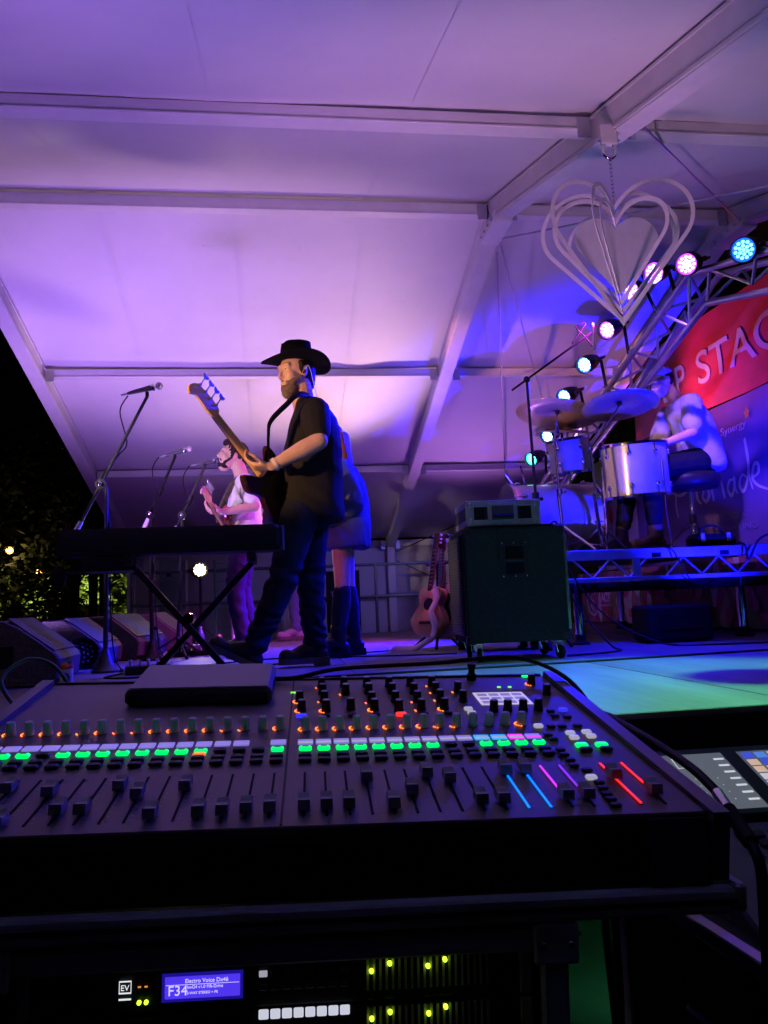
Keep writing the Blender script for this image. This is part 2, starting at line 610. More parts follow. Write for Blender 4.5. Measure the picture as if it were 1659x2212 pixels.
def par_can(loc, aim, glowmat, label, group, r=.072, hang=None, dark=None):
    d = Vector(aim).normalized()
    x, y, z = basis(d)
    mt = Matrix(((x.x, y.x, z.x, loc[0]), (x.y, y.y, z.y, loc[1]), (x.z, y.z, z.z, loc[2]), (0, 0, 0, 1)))
    t = thing("led_par_light", label, "stage light", group=group, mtx=mt)
    MB().lathe([(.03, -.2), (r * .6, -.19), (r * .88, -.12), (r, -.06), (r, .012), (r * .93, .012), (r * .90, -.012)], n=24).build("can", M_can, t, 'auto')
    n = 0
    mb = MB()
    for ring, cnt in ((0, 1), (r * .32, 6), (r * .62, 11), (r * .79, 0)):
        for i in range(cnt):
            a = 2 * math.pi * i / cnt + ring * 20
            mb.lathe([(r * .135, 0), (r * .13, .006), (r * .07, .011), (.0005, .012)], (math.cos(a) * ring, math.sin(a) * ring, -.010), n=10)
            n += 1
    led = mb.build("led_lenses", glowmat, t, True)
    ec = glowmat.node_tree.nodes["Principled BSDF"].inputs["Emission Color"].default_value[:3]
    es = glowmat.node_tree.nodes["Principled BSDF"].inputs["Emission Strength"].default_value
    if 4 < es < 20:
        k = max(ec)
        sat = tuple(max(0, (c / k) ** 1.8) for c in ec)
        MB().lathe([(.0005, -.0115), (r * .90, -.0115)], n=24).build("glow_plate", glow("plate_" + glowmat.name, sat, 1.6), t)  # emissive plate paints the LED glow between the lenses
    # yoke
    pts = [(-r - .012, 0, -.06), (-r - .014, 0, -.18), (-r * .6, 0, -.27), (r * .6, 0, -.27), (r + .014, 0, -.18), (r + .012, 0, -.06)]
    MB().tube(pts, .009, 6).build("yoke", M_can, t)
    for sx in (-1, 1):
        MB().cyl((sx * (r + .004), 0, -.06), (sx * (r + .034), 0, -.06), .016, n=10).build("knob", M_can, t)
    if hang:
        h = mt.inverted() @ Vector(hang)
        MB().tube([(0, 0, -.27), tuple(h)], .013, 8).build("clamp", M_can, t)
    return t


G_blue = glow("led_blue", (.03, .14, 1), 7)
G_pink = glow("led_pink", (.72, .26, 1), 8)
G_cy = glow("led_cyan", (.08, .32, 1), 7)
G_ice = glow("led_ice", (.22, .42, 1), 9)
G_teal = glow("led_teal", (.08, .95, .8), 9)
G_warm = glow("led_warm", (1, .80, .50), 30)
G_mag = glow("led_magenta", (.8, .1, 1), 8)
CANS = [  # position, glow, beam colour, watts, target, words
    ((2.62, 3.83, 2.24), G_cy, BLUE, 800, (1.34, 2.75, 1.66), "blue LED can nearest the ridge at the upper end of the truss"),
    ((2.56, 4.32, 2.38), G_pink, BLUE, 800, (1.5, 4.4, 0), "pink LED can on the truss next to the highest blue one"),
    ((2.50, 4.62, 2.46), G_pink, (.26, .10, 1), 420, (3.8, 6.3, 1.5), "pink LED can seen through the outer ring of the hanging heart"),
    ((2.46, 4.90, 2.45), G_pink, MAG, 900, (.1, 6.9, .0), "pink LED can seen through the tip of the hanging heart"),
    ((2.49, 5.38, 2.34), G_pink, MAG, 420, (-.3, 6.3, .9), "violet white LED can just below the tip of the hanging heart"),
    ((2.48, 5.83, 2.21), G_ice, BLUE, 1100, (1.42, 5.0, 1.5), "ice blue LED can below the boom of the drum microphone stand"),
    ((2.47, 6.29, 2.07), G_ice, BLUE, 4200, (.33, 4.8, .9), "ice blue LED can right above the tilted ride cymbal"),
    ((2.53, 6.94, 1.86), G_ice, BLUE, 4200, (.5, 6.0, 0), "blue LED can behind the stand of the small tom"),
    ((2.52, 7.42, 1.73), G_teal, (.22, .18, .9), 100, (.6, 10.1, .5), "teal LED can lowest on the truss above the kick drum"),
]
for i, (p, gm, bc, w_, tg, lab) in enumerate(CANS):
    aim = Vector((-1.15, -.75 if i > 3 else -.95, -.60))
    par_can(p, aim, gm, lab, "LED cans on the gable truss", hang=(TX - .11, p[1] + .12, tz(p[1] + .12) + .09))
    d = (aim.normalized() + (Vector(tg) - Vector(p)).normalized() * .5).normalized()
    spot("led_can_beam", Vector(p) + aim.normalized() * .07, tg, w_, bc, 16 if i == 0 else 80 if i == 1 else 50 if i in (6, 7) else 58 if bc == BLUE else (66 if i == 2 else 40), .8, .04)
# a blue floor can right of the picture shines up at the drums
par_can((3.36, 3.92, .13), (-.25, 1.0, .72), G_blue, "blue floor can right of the picture aimed up at the drums", None)
spot("led_can_beam", (3.335, 4.01, .20), (2.95, 5.7, 1.5), 900, BLUE, 62, .6, .04)

# an added rose can on the far side of the truss brightens the red banner
par_can((2.98, 6.75, 1.72), (.80, -.72, .62), glow("led_rose", (1, .15, .35), 3), "added rose can on the far side of the truss aimed at the red banner", None, r=.06, hang=(TX + .11, 6.9, tz(6.9) + .09))
spot("led_can_beam", (3.05, 6.69, 1.775), (3.8, 6.02, 2.42), 55, (1, .15, .24), 84, .9, .04)

# unseen small cans added to wash the tent roof
M_upg = {}
for i, (l_, t_, w_, c_, s_) in enumerate(FILL_UPLIGHTS):
    words = ["added floor can behind the guitar stand aimed at the tent roof", "added pink can on a short post between console and stage", "added violet can on a short post between console and stage",
             "added floor can behind the nearest floor monitor", "added deep blue can on a short post between console and stage", "added floor can beside the far foot of the truss"][i]
    par_can((l_[0], l_[1], l_[2] + .02), Vector(t_) - Vector(l_), glow("led_up%d" % i, c_, 2), words, "added cans washing the roof", r=.085, hang=(l_[0], l_[1], -1.05) if l_[2] < 0 else None)

# ------------------------------------------------------------------ hanging heart mobile
def heart_pts(s, n=64):
    """two round lobes and straight sides down to the tip; index 0 is the notch, n/2 the tip"""
    r, cx_, cy_ = .268, .236, .70
    d = math.hypot(cx_, cy_)
    a_end = math.atan2(-cy_, -cx_) + math.acos(r / d)
    a_not = math.acos(-cx_ / r)
    k = n // 2 - 8
    half = []
    for i in range(k + 1):
        a = a_not + (a_end - a_not) * i / k
        half.append((cx_ + r * math.cos(a), cy_ + r * math.sin(a)))
    half[0] = (0, half[0][1])
    e = half[-1]
    half += [(e[0] * (1 - i / 8), e[1] * (1 - i / 8)) for i in range(1, 8)]
    pts = half + [(0, 0)] + [(-x, y) for x, y in reversed(half[1:])]
    return [(x * s, y * s) for x, y in pts]


M_heart = mat("brushed_heart_metal", (.74, .72, .68), .30, .25, var=.06, scale=30)
M_heart2 = mat("satin_heart_plate", (.62, .63, .62), .45, .3, var=.06, scale=20)
HX, HY, HZ = 1.345, 2.75, 1.385
ht = thing("heart_mobile", "hanging mobile of nested silver metal hearts below the tent beam", "mobile", (HX, HY, HZ))


def heart_ring(s, yaw, z0, w=.0155):
    o_ = heart_pts(s)
    c = s * .52
    n = len(o_)
    inn = []
    for i in range(n):
        a, b = Vector(o_[i - 1]), Vector(o_[(i + 1) % n])
        d = (b - a)
        d = d.normalized() if d.length > 1e-6 else Vector((0, 1))
        nrm = Vector((d.y, -d.x))
        p = Vector(o_[i])
        q = p + nrm * w * (1 if nrm.dot(Vector((0, c)) - p) > 0 else -1)
        inn.append(q)
    # clean the notch and tip
    inn[0] = Vector((0, o_[0][1] - w * 1.35))
    inn[n // 2] = Vector((0, o_[n // 2][1] + w * 1.7))
    cs, sn = math.cos(yaw), math.sin(yaw)
    vs, fs = [], []
    for th in (-.0014, .0014):
        for ring in (o_, inn):
            for p in ring:
                vs.append((p[0] * cs - th * sn, p[0] * sn + th * cs, z0 + p[1]))
    for i in range(n):
        j = (i + 1) % n
        fs += [(i, j, n + j, n + i), (2 * n + i, 3 * n + i, 3 * n + j, 2 * n + j), (i, 2 * n + i, 2 * n + j, j), (n + i, n + j, 3 * n + j, 3 * n + i)]
    return MB().add(vs, fs)


for s, yaw, z0 in ((.60, R(14), 0), (.585, R(-28), .010), (.505, R(46), .045), (.50, R(-8), .045), (.42, R(-48), .085), (.405, R(49), .09)):
    heart_ring(s, yaw, z0).build("heart_ring", M_heart, ht, 'auto')
MB().prism(heart_pts(.33), -.0015, .0015, Matrix.Rotation(R(-6), 4, 'Z') @ Matrix(((1, 0, 0, 0), (0, 0, 1, 0), (0, 1, 0, .125), (0, 0, 0, 1)))).build("heart_plate", M_heart2, ht)
MB().tube([(0, 0, .40), (0, 0, .55)], .0025, 5).build("wire", M_chrome, ht)
zc = .545
k = 0
while zc < .70:
    a = (k % 2) * math.pi / 2
    pts = [(math.cos(a) * .006 * math.cos(q), math.sin(a) * .006 * math.cos(q), zc + .011 * math.sin(q)) for q in [i * math.pi / 5 for i in range(10)]]
    MB().tube(pts, .002, 5, True).build("chain_link", M_chrome, ht)
    zc += .017
    k += 1
sh = [(math.cos(q) * .026, 0, .735 + math.sin(q) * .035) for q in [i * math.pi / 8 for i in range(16)]]
MB().tube(sh, .008, 8, True).build("shackle", M_chrome, ht, True)
MB().box((-.035, -.012, .755), (.035, .012, .84), .004).build("beam_clamp", M_alu, ht)
MB().cyl((-.045, 0, .775), (.045, 0, .775), .008, n=8).build("bolt", M_chrome, ht)

# ------------------------------------------------------------------ backdrop, banners
bd = thing("black_backdrop", "black drape closing the rear of the stage behind the banners", "backdrop", (4.25, 0, 0))


def drape(y0, y1, z0, z1, amp, n=90):
    vs, fs = [], []
    for j in range(3):
        for i in range(n + 1):
            y = y0 + (y1 - y0) * i / n
            vs.append((amp * math.sin(y * 22) + amp * .6 * math.sin(y * 9.3 + 1), y, z0 + (z1 - z0) * j / 2))
    for j in range(2):
        for i in range(n):
            a = j * (n + 1) + i
            fs.append((a, a + 1, a + n + 2, a + n + 1))
    return MB().add(vs, fs)


drape(2.4, 12.5, -1.04, 3.6, .04).build("curtain", M_drape, bd, True)
MB().cyl((0, 2.3, 3.62), (0, 12.6, 3.62), .03, n=8).build("rail", M_black, bd)

BX = 3.80


SURF = {}


def cloth_x(par, y, z):
    amp, seed = SURF.get(par.name, (0, 0))
    return .004 + abs(amp * noise.noise((y * 1.6 + z * 2.2 + seed, z * .8, seed)) * 2)


def banner_sheet(y0, y1, z0, z1, ny=60, nz=24, amp=.012, seed=0):
    vs, fs = [], []
    for j in range(nz + 1):
        for i in range(ny + 1):
            y, z = y0 + (y1 - y0) * i / ny, z0 + (z1 - z0) * j / nz
            w = amp * noise.noise((y * 1.6 + z * 2.2 + seed, z * .8, seed)) * 2
            vs.append((.004 + abs(w), y, z))
    for j in range(nz):
        for i in range(ny):
            a = j * (ny + 1) + i
            fs.append((a, a + 1, a + ny + 2, a + ny + 1))
    return MB().add(vs, fs)


M_red = mat("red_banner_cloth", (.58, .035, .11), .62, var=.22, scale=1.6, bump=.1, bscale=60, stretch=(1, 1.2, 2.4))
M_blu = mat("violet_banner_cloth", (.17, .10, .40), .62, var=.16, scale=1.5, bump=.1, bscale=60)
M_ink = mat("pale_print", (.62, .52, .74), .6, var=.06)
M_ink2 = mat("white_print", (.72, .66, .74), .6, var=.05)
M_dim = mat("dim_print", (.22, .18, .50), .6, var=.05)
rb = thing("red_banner", "red cloth banner with large pale capital lettering behind the drummer", "banner", (BX, 0, 0))
SURF[rb.name] = (.024, 0)
banner_sheet(3.4, 7.75, 1.955, 2.80, 120, 40, amp=.024).build("cloth", M_red, rb, True)
bb = thing("violet_banner", "violet banner with white handwritten lettering below the red banner", "banner", (BX + .03, 0, 0))
SURF[bb.name] = (.012, 5)
banner_sheet(3.4, 9.0, .60, 1.945, amp=.012, seed=5).build("cloth", M_blu, bb, True)
for (p, yy) in ((rb, 7.72), (rb, 3.5)):
    for zz in (1.985, 2.77):
        MB().cyl((-.004, yy, zz), (.012, yy, zz), .012, n=10).build("eyelet", M_chrome, p)


def fit_text(body, par, y_left, y_right, z_base, capheight, m, name="lettering", xo=-.026, depth=.002, weight=0.):
    cu = bpy.data.curves.new(name, 'FONT')
    cu.body = body
    cu.size = 1
    cu.extrude = depth
    cu.offset = weight
    cu.materials.append(m)
    o = bpy.data.objects.new(name, cu)
    COL.objects.link(o)
    bpy.context.view_layer.update()
    xs = [c[0] for c in o.bound_box]
    ys = [c[1] for c in o.bound_box]
    sx = (y_left - y_right) / (max(xs) - min(xs))
    sy = capheight / (max(ys) - min(ys))
    o.parent = par
    mt = frame_mtx((xo, y_left + min(xs) * sx, z_base - min(ys) * sy), (0, -1, 0), (0, 0, 1))
    o.matrix_local = mt @ Matrix.Diagonal((sx, sy, 1, 1))
    o = to_mesh(o)
    ml = o.matrix_basis.copy()
    bm = bmesh.new()
    bm.from_mesh(o.data)
    bm.transform(ml)
    bmesh.ops.triangulate(bm, faces=bm.faces[:])
    for _ in range(3):
        lng = [e for e in bm.edges if e.calc_length() > .035]
        if lng:
            bmesh.ops.subdivide_edges(bm, edges=lng, cuts=1)
            bmesh.ops.triangulate(bm, faces=bm.faces[:])
    bm.to_mesh(o.data)
    bm.free()
    ml = Matrix.Identity(4)
    for v in o.data.vertices:
        p = ml @ v.co
        front = p.x < xo
        if par.name in SURF:
            p.x = cloth_x(par, p.y, p.z) - (.010 if front else .007)
        v.co = p
    o.matrix_basis = Matrix.Identity(4)
    o.data.update()
    return o


fit_text("TULIP", rb, 7.60, 6.62, 2.205, .275, M_ink, weight=.006, xo=-.010)
fit_text("STAGE", rb, 6.40, 4.95, 2.195, .30, M_ink, weight=.006, xo=-.008)
fit_text("Synergy", bb, 6.18, 5.79, 1.655, .085, M_ink2, xo=-.006)
fit_text("'S", bb, 6.45, 6.38, .935, .055, M_dim, xo=-.006)
fit_text("BIGGEST", bb, 6.30, 5.87, .935, .055, M_dim, xo=-.006)
fit_text("OF", bb, 6.42, 6.30, .830, .055, M_dim, xo=-.006)
fit_text("SPRING", bb, 6.21, 5.77, .830, .055, M_dim, xo=-.006)


def stroke(pts, w0, par, m, name="script_letter", xo=-.008):
    pts = smooth_path([(0, p[0], p[1]) for p in pts], 7)
    vs, fs = [], []
    n = len(pts)
    for i, p in enumerate(pts):
        d = pts[min(i + 1, n - 1)] - pts[max(i - 1, 0)]
        d.normalize()
        nr = Vector((0, -d.z, d.y))
        w = w0 * (.35 + .65 * math.sin(math.pi * (i + .6) / (n + .2)) ** .7)
        for xx in (xo - .001, xo + .001):
            for q_ in (p + nr * w, p - nr * w):
                vs.append((cloth_x(par, q_.y, q_.z) - .006 + (xx - xo) if par.name in SURF else xx, q_.y, q_.z))
    for i in range(n - 1):
        a = i * 4
        fs += [(a, a + 1, a + 5, a + 4), (a + 2, a + 6, a + 7, a + 3), (a, a + 4, a + 6, a + 2), (a + 1, a + 3, a + 7, a + 5)]
    return MB().add(vs, fs).build(name, m, par)


for st in ([(7.08, 1.30), (6.95, 1.26), (6.80, 1.29), (6.66, 1.33)], [(7.03, 1.36), (7.03, 1.25), (7.04, 1.16), (7.02, 1.05)],
           [(6.64, 1.42), (6.66, 1.28), (6.64, 1.18), (6.58, 1.13)], [(6.52, 1.26), (6.55, 1.19), (6.50, 1.14), (6.44, 1.20), (6.47, 1.27), (6.52, 1.26)],
           [(6.40, 1.30), (6.39, 1.20), (6.39, 1.13)], [(6.39, 1.22), (6.34, 1.29), (6.29, 1.29)], [(6.24, 1.29), (6.23, 1.20), (6.22, 1.13)],
           [(6.06, 1.27), (6.12, 1.27), (6.16, 1.20), (6.11, 1.14), (6.06, 1.20), (6.05, 1.29), (6.05, 1.20), (6.01, 1.14)],
           [(5.87, 1.26), (5.93, 1.29), (5.98, 1.22), (5.93, 1.15), (5.87, 1.20), (5.83, 1.34), (5.84, 1.58), (5.83, 1.34), (5.80, 1.15)],
           [(5.78, 1.24), (5.70, 1.27), (5.69, 1.34), (5.75, 1.34), (5.78, 1.24), (5.73, 1.17), (5.60, 1.115)]):
    stroke(st, .016, bb, M_ink2)
MB().prism([(math.cos(a) * (.045 if i % 2 == 0 else .026), math.sin(a) * (.055 if i % 2 == 0 else .03)) for i, a in enumerate([.3 + k_ * math.pi / 5 for k_ in range(10)])],
           0, .002, frame_mtx((-.010, 5.755, 1.775), (0, -1, 0), (0, 0, 1))).build("star_emblem", mat("orange_print", (.75, .28, .10), .6), bb)
M_tul = mat("tulip_print", (.72, .13, .07), .6, var=.2, scale=9)
M_grn = mat("stem_print", (.22, .30, .10), .6, var=.2, scale=9)
MB().box((-.012, 7.86, .62), (-.010, 9.0, 1.40)).build("pale_print_panel", mat("pale_panel_print", (.52, .47, .55), .62, var=.15, scale=2), bb)


def tulip_poly(s):
    return [(-.5 * s, .1 * s), (-.42 * s, -.45 * s), (0, -.75 * s), (.42 * s, -.45 * s), (.5 * s, .1 * s), (.40 * s, .85 * s), (.2 * s, .35 * s), (0, 1.0 * s), (-.2 * s, .35 * s), (-.40 * s, .85 * s)]


for yy, zz, s in ((8.52, 1.24, .13), (8.20, 1.06, .10), (8.45, .86, .15), (8.78, 1.0, .11), (8.05, .80, .13), (8.9, 1.2, .1)):
    MB().prism(tulip_poly(s), 0, .002, frame_mtx((-.0145, yy, zz), (0, -1, 0), (0, 0, 1))).build("printed_tulip", M_tul, bb)
    MB().prism([(-.012, -.5), (.012, -.5), (.010, -.1), (-.010, -.1)], 0, .0015, frame_mtx((-.0135, yy, zz), (0, -1, 0), (0, 0, 1))).build("printed_stem", M_grn, bb)

# tulip printed skirt under the riser
sk = thing("tulip_skirt_banner", "low banner printed with pink tulips running under the drum riser", "banner", (3.68, 0, 0))
m = mat("tulip_skirt_print", (.3, .2, .1), .6)
nt = m.node_tree
b = nt.nodes["Principled BSDF"]
tc = nt.nodes.new("ShaderNodeTexCoord")
mp = nt.nodes.new("ShaderNodeMapping")
mp.inputs["Scale"].default_value = (1, 5.2, 2.2)
nt.links.new(tc.outputs["Object"], mp.inputs[0])
vz = nt.nodes.new("ShaderNodeTexVoronoi")
vz.inputs["Scale"].default_value = 1.6
nt.links.new(mp.outputs[0], vz.inputs["Vector"])
rp = nt.nodes.new("ShaderNodeValToRGB")
for pos, c in ((.0, (.55, .06, .16)), (.28, (.70, .20, .30)), (.45, (.20, .26, .07)), (.6, (.36, .34, .12)), (.75, (.62, .12, .22)), (.9, (.66, .45, .42))):
    e = rp.color_ramp.elements.new(pos) if pos > 0 else rp.color_ramp.elements[0]
    e.color = (*c, 1)
sep = nt.nodes.new("ShaderNodeSeparateColor")
nt.links.new(vz.outputs["Color"], sep.inputs[0])
nt.links.new(sep.outputs[0], rp.inputs[0])
nt.links.new(rp.outputs[0], b.inputs["Base Color"])
banner_sheet(5.2, 9.35, .02, .60, amp=.006, seed=2).build("cloth", m, sk, True)
M_pk = [mat("tulip_pink_%d" % i, c, .6, var=.25, scale=14, stretch=(1, 1, .25)) for i, c in enumerate(((.66, .10, .26), (.72, .16, .16), (.70, .30, .38), (.55, .05, .16)))]
random.seed(3)
for i in range(26):
    yy, zz, s = 9.2 - i * .15 + random.uniform(-.06, .06), random.uniform(.10, .42), random.uniform(.06, .13)
    MB().prism(tulip_poly(s), 0, .002, frame_mtx((-.008 - .0004 * i, yy, zz), (0, -1, 0), (0, random.uniform(-.2, .2), 1))).build("printed_tulip", M_pk[i % 4], sk)
fit_text("ACT", sk, 8.62, 8.36, .255, .10, M_ink2, xo=-.022)
MB().box((-.022, 8.34, .205), (-.020, 8.62, .222)).build("print_rule", M_ink2, sk)
stroke([(8.78, .34), (8.86, .40), (8.99, .36), (9.03, .25), (8.97, .14), (8.84, .10), (8.74, .15)], .016, sk, M_ink2, "emblem", -.022)
stroke([(8.85, .35), (8.93, .29), (8.85, .26), (8.93, .21), (8.86, .17)], .011, sk, M_ink2, "emblem", -.022)

# ------------------------------------------------------------------ drum riser
ri = thing("drum_riser", "low aluminium framed platform carrying the drum kit", "stage riser", (0, 0, 0))
M_frame = mat("riser_aluminium", (.42, .44, .46), .42, .85, var=.16, scale=10)
RZ = .655
MB().box((1.98, 5.22, RZ - .03), (3.62, 7.4, RZ), .003).build("deck", mat("riser_ply", (.16, .13, .11), .6, var=.25, scale=4, stretch=(1, .2, 1)), ri)
for (a, b_) in (((1.97, 5.18, .585), (3.66, 5.215, RZ + .002)), ((1.97, 5.18, .43), (3.66, 5.21, .462))):
    MB().box(a, b_, .003).build("rail", M_frame, ri)
MB().box((1.98, 5.24, .36), (3.64, 5.28, .428), .003).build("lower_board", M_blackm, ri)
xs = [2.02 + i * .137 for i in range(13)]
for i in range(12):
    if i == 4:
        continue
    z0, z1 = (.46, .588) if i % 2 else (.588, .46)
    MB().cyl((xs[i], 5.196, z0), (xs[i + 1], 5.196, z1), .008, n=6).build("brace", M_frame, ri)
MB().box((2.46, 5.186, .463), (2.515, 5.21, .584), .002).build("upright", M_frame, ri)
for X in (2.06, 3.30):
    for Y in (5.26, 7.3):
        MB().cyl((X, Y, .02), (X, Y, .43), .034, n=14).build("leg", M_chrome, ri, 'auto')
        MB().lathe([(.065, 0), (.065, .012), (.036, .03), (.036, .07)], (X, Y, .001), n=14).build("foot", M_black, ri)
for X in (2.6, 3.12):
    MB().box((X, 5.176, .59), (X + .07, 5.182, .625), .001).build("label_plate", M_blackm, ri)
bx = thing("low_black_box", "low black box standing under the drum riser", "box", (2.66, 5.12, 0), R(-4))
MB().box((-.235, -.17, .012), (.235, .10, .255), .02).build("body", M_blackm, bx)
MB().box((-.15, -.176, .09), (.15, -.171, .20), .002).build("grille", M_black, bx)
for sx in (-.19, .19):
    MB().cyl((sx, -.1, .001), (sx, -.1, .014), .02, n=10).build("foot", M_rubber, bx)
    MB().cyl((sx, .05, .001), (sx, .05, .014), .02, n=10).build("foot", M_rubber, bx)

# ------------------------------------------------------------------ drum kit
M_pearl = mat("pearl_shell", (.66, .63, .58), .28, .1, var=.14, scale=5, coat=.7)
M_head = mat("drum_head", (.55, .55, .62), .4, var=.05)
M_cym = mat("cymbal_bronze", (.50, .44, .36), .36, .55, var=.15, scale=26, stretch=(1, 1, 1))


def drum(name, label, c, axis, r, h, lugs=8, cat="drum"):
    x, y, z = basis(axis)
    mt = Matrix(((x.x, y.x, z.x, c[0]), (x.y, y.y, z.y, c[1]), (x.z, y.z, z.z, c[2]), (0, 0, 0, 1)))
    t = thing(name, label, cat, mtx=mt)
    MB().lathe([(r, -h / 2), (r, h / 2)], n=40).build("shell", M_pearl, t, 'auto')
    for s in (-1, 1):
        MB().lathe([(r + .001, s * h / 2 - .012), (r + .012, s * h / 2 - .012), (r + .014, s * (h / 2) + .008), (r + .004, s * h / 2 + .010)], n=40).build("hoop", M_chrome, t, 'auto')
        MB().lathe([(r * .2, s * (h / 2 + .003)), (r, s * (h / 2 + .003)), (r, s * (h / 2 + .005)), (r * .2, s * (h / 2 + .0055))], n=40).build("drum_head", M_head, t)
        for i in range(lugs):
            a = 2 * math.pi * i / lugs + .2
            lx, ly = math.cos(a) * (r + .008), math.sin(a) * (r + .008)
            lg = MB().sph((lx, ly, s * (h / 2 - .075)), (.017, .017, .024), 10, 7).build("lug", M_chrome, t, True)
            MB().cyl((lx, ly, s * (h / 2 - .07)), (lx, ly, s * (h / 2 + .008)), .004, n=6).build("tension_rod", M_chrome, lg)
    return t


kick = drum("kick_drum", "large pearl white kick drum lying on its side behind the bass cabinet", (2.22, 6.15, RZ + .33), (1, 0, 0), .29, .72, 8)
ft = drum("floor_tom", "large pearl white tom in front of the drummer", (2.745, 5.62, 1.285), (-.04, -.05, 1), .245, .40, 8)
rt = drum("rack_tom", "smaller pearl white tom mounted above the kick drum", (2.34, 5.93, 1.475), (-.12, -.10, 1), .165, .27, 6)
MB().box((.10, -.246, -.21), (.17, -.235, -.205), .001).build("maker_plate", M_black, ft)
for a in (.4, 2.5, 4.6):
    lx, ly = math.cos(a) * .26, math.sin(a) * .26
    MB().tube([(lx, ly, .05), (lx, ly, -.35), (lx * 1.08, ly * 1.08, -.62)], .008, 6).build("leg", M_chrome, ft)
for s in (-1, 1):
    MB().tube([(s * .12 * 0 + .1 * s, .24, -.22), (.22 * s, .42, -.30)], .008, 6).build("spur", M_chrome, kick)
MB().tube([(0, .10, .17), (0, .0, .30), (.05, -.1, .36)], .012, 8).build("tom_post", M_chrome, kick)


def cymbal(c, axis, r, label):
    x, y, z = basis(axis)
    mt = Matrix(((x.x, y.x, z.x, c[0]), (x.y, y.y, z.y, c[1]), (x.z, y.z, z.z, c[2]), (0, 0, 0, 1)))
    t = thing("cymbal", label, "cymbal", mtx=mt)
    prof = [(.008, .030), (r * .10, .027), (r * .16, .014), (r * .5, .006), (r, -.008), (r, -.010), (r * .5, .0045), (r * .16, .012), (r * .10, .025), (.008, .028)]
    MB().lathe(prof, n=48).build("disc", M_cym, t, True)
    gr = MB()
    for q in (.3, .42, .55, .68, .8, .92):
        gr.lathe([(r * q, -.0052 + (.0105 * (.5 - q) if q > .5 else .004)), (r * q + .0012, -.0052 + (.0105 * (.5 - q) if q > .5 else .004))], n=40)
    MB().lathe([(.014, .03), (.018, .034), (.014, .05), (.004, .06)], n=12).build("wing_nut", M_chrome, t)
    MB().lathe([(.02, .0), (.02, .022)], n=12).build("felt", M_black, t)
    return t


cymbal((2.25, 5.9, 1.826), (.20, .10, 1), .335, "wide dark cymbal over the smaller tom")
cymbal((2.60, 5.5, 1.79), (.02, .20, 1), .285, "bright blue lit cymbal nearest the drummer")
cymbal((2.42, 6.15, 1.735), (.055, -.21, 1), .25, "cymbal seen edge on between the two toms")


def tripod_stand(name, label, cat, base, top, mt_, spread=.28, h=.22, r=.012, boom=None, rot=.3):
    t = thing(name, label, cat, base)
    b = Vector(base)
    tp = Vector(top) - b
    MB().cyl((0, 0, .06), (tp.x, tp.y, tp.z * .55), r * 1.25, n=10).build("lower_tube", mt_, t, 'auto')
    MB().cyl((tp.x * .5, tp.y * .5, tp.z * .5), tp, r * .85, n=10).build("upper_tube", mt_, t, 'auto')
    MB().cyl((tp.x * .54, tp.y * .54, tp.z * .52), (tp.x * .56, tp.y * .56, tp.z * .57), r * 2, n=10).build("collar", mt_, t)
    MB().sph((r * 3 + tp.x * .55, 0, tp.z * .545), .014, 8, 6).build("wing_screw", mt_, t)
    for k in range(3):
        a = rot + k * 2 * math.pi / 3
        lg = MB().tube([(0, 0, h), (math.cos(a) * spread, math.sin(a) * spread, .012)], r * .8, 6).build("leg", mt_, t)
        MB().sph((math.cos(a) * spread, math.sin(a) * spread, .014), .014, 8, 6).build("rubber_foot", M_rubber, lg)
        MB().tube([(0, 0, .07), (math.cos(a) * spread * .55, math.sin(a) * spread * .55, h * .46)], r * .5, 5).build("strut", mt_, t)
    if boom:
        q = Vector(boom) - b
        d = (q - tp)
        MB().tube([tp - d * .22, q], r * .7, 6).build("boom", mt_, t)
        MB().sph(tp, .024, 10, 7).build("tilter", mt_, t)
    return t


tripod_stand("cymbal_stand", "chrome boom stand holding the bright cymbal", "cymbal stand", (2.50, 5.78, RZ), (2.46, 5.78, 1.50), M_chrome, boom=(2.60, 5.5, 1.78))
tripod_stand("cymbal_stand", "chrome stand holding the wide dark cymbal", "cymbal stand", (2.13, 5.62, RZ), (2.12, 5.66, 1.55), M_chrome, boom=(2.25, 5.9, 1.815), rot=1.1)
tripod_stand("hi_hat_stand", "chrome stand under the edge on cymbal", "cymbal stand", (2.44, 6.2, RZ), (2.42, 6.15, 1.73), M_chrome, rot=.8)


def mic_body(p0, p1, label, headcol, group="vocal microphones", r=.024):
    """microphone from tail p0 to grille p1"""
    t = thing("microphone", label, "microphone", p0, group=group)
    p0, p1 = Vector(p0), Vector(p1)
    d = (p1 - p0).normalized()
    L = (p1 - p0).length
    MB().lathe([(.009, 0), (.0115, .012), (.0125, .03), (r * .62, L * .35), (r * .80, L * .68)], (0, 0, 0), d, 16).build("handle", mat("mic_handle", (.09, .09, .10), .4, .3, var=.1), t, 'auto')
    MB().lathe([(r * .80, L * .68), (r * .98, L * .74), (r * .98, L * .77), (r * .8, L * .78)], (0, 0, 0), d, 16).build("collar", M_chrome, t, 'auto')
    MB().sph(d * (L - r * .9), (r, r, r * 1.05), 16, 10).build("grille", headcol, t, True)
    MB().cyl(-d * .04, d * .004, .0075, n=10).build("plug", M_alu2, t)
    return t


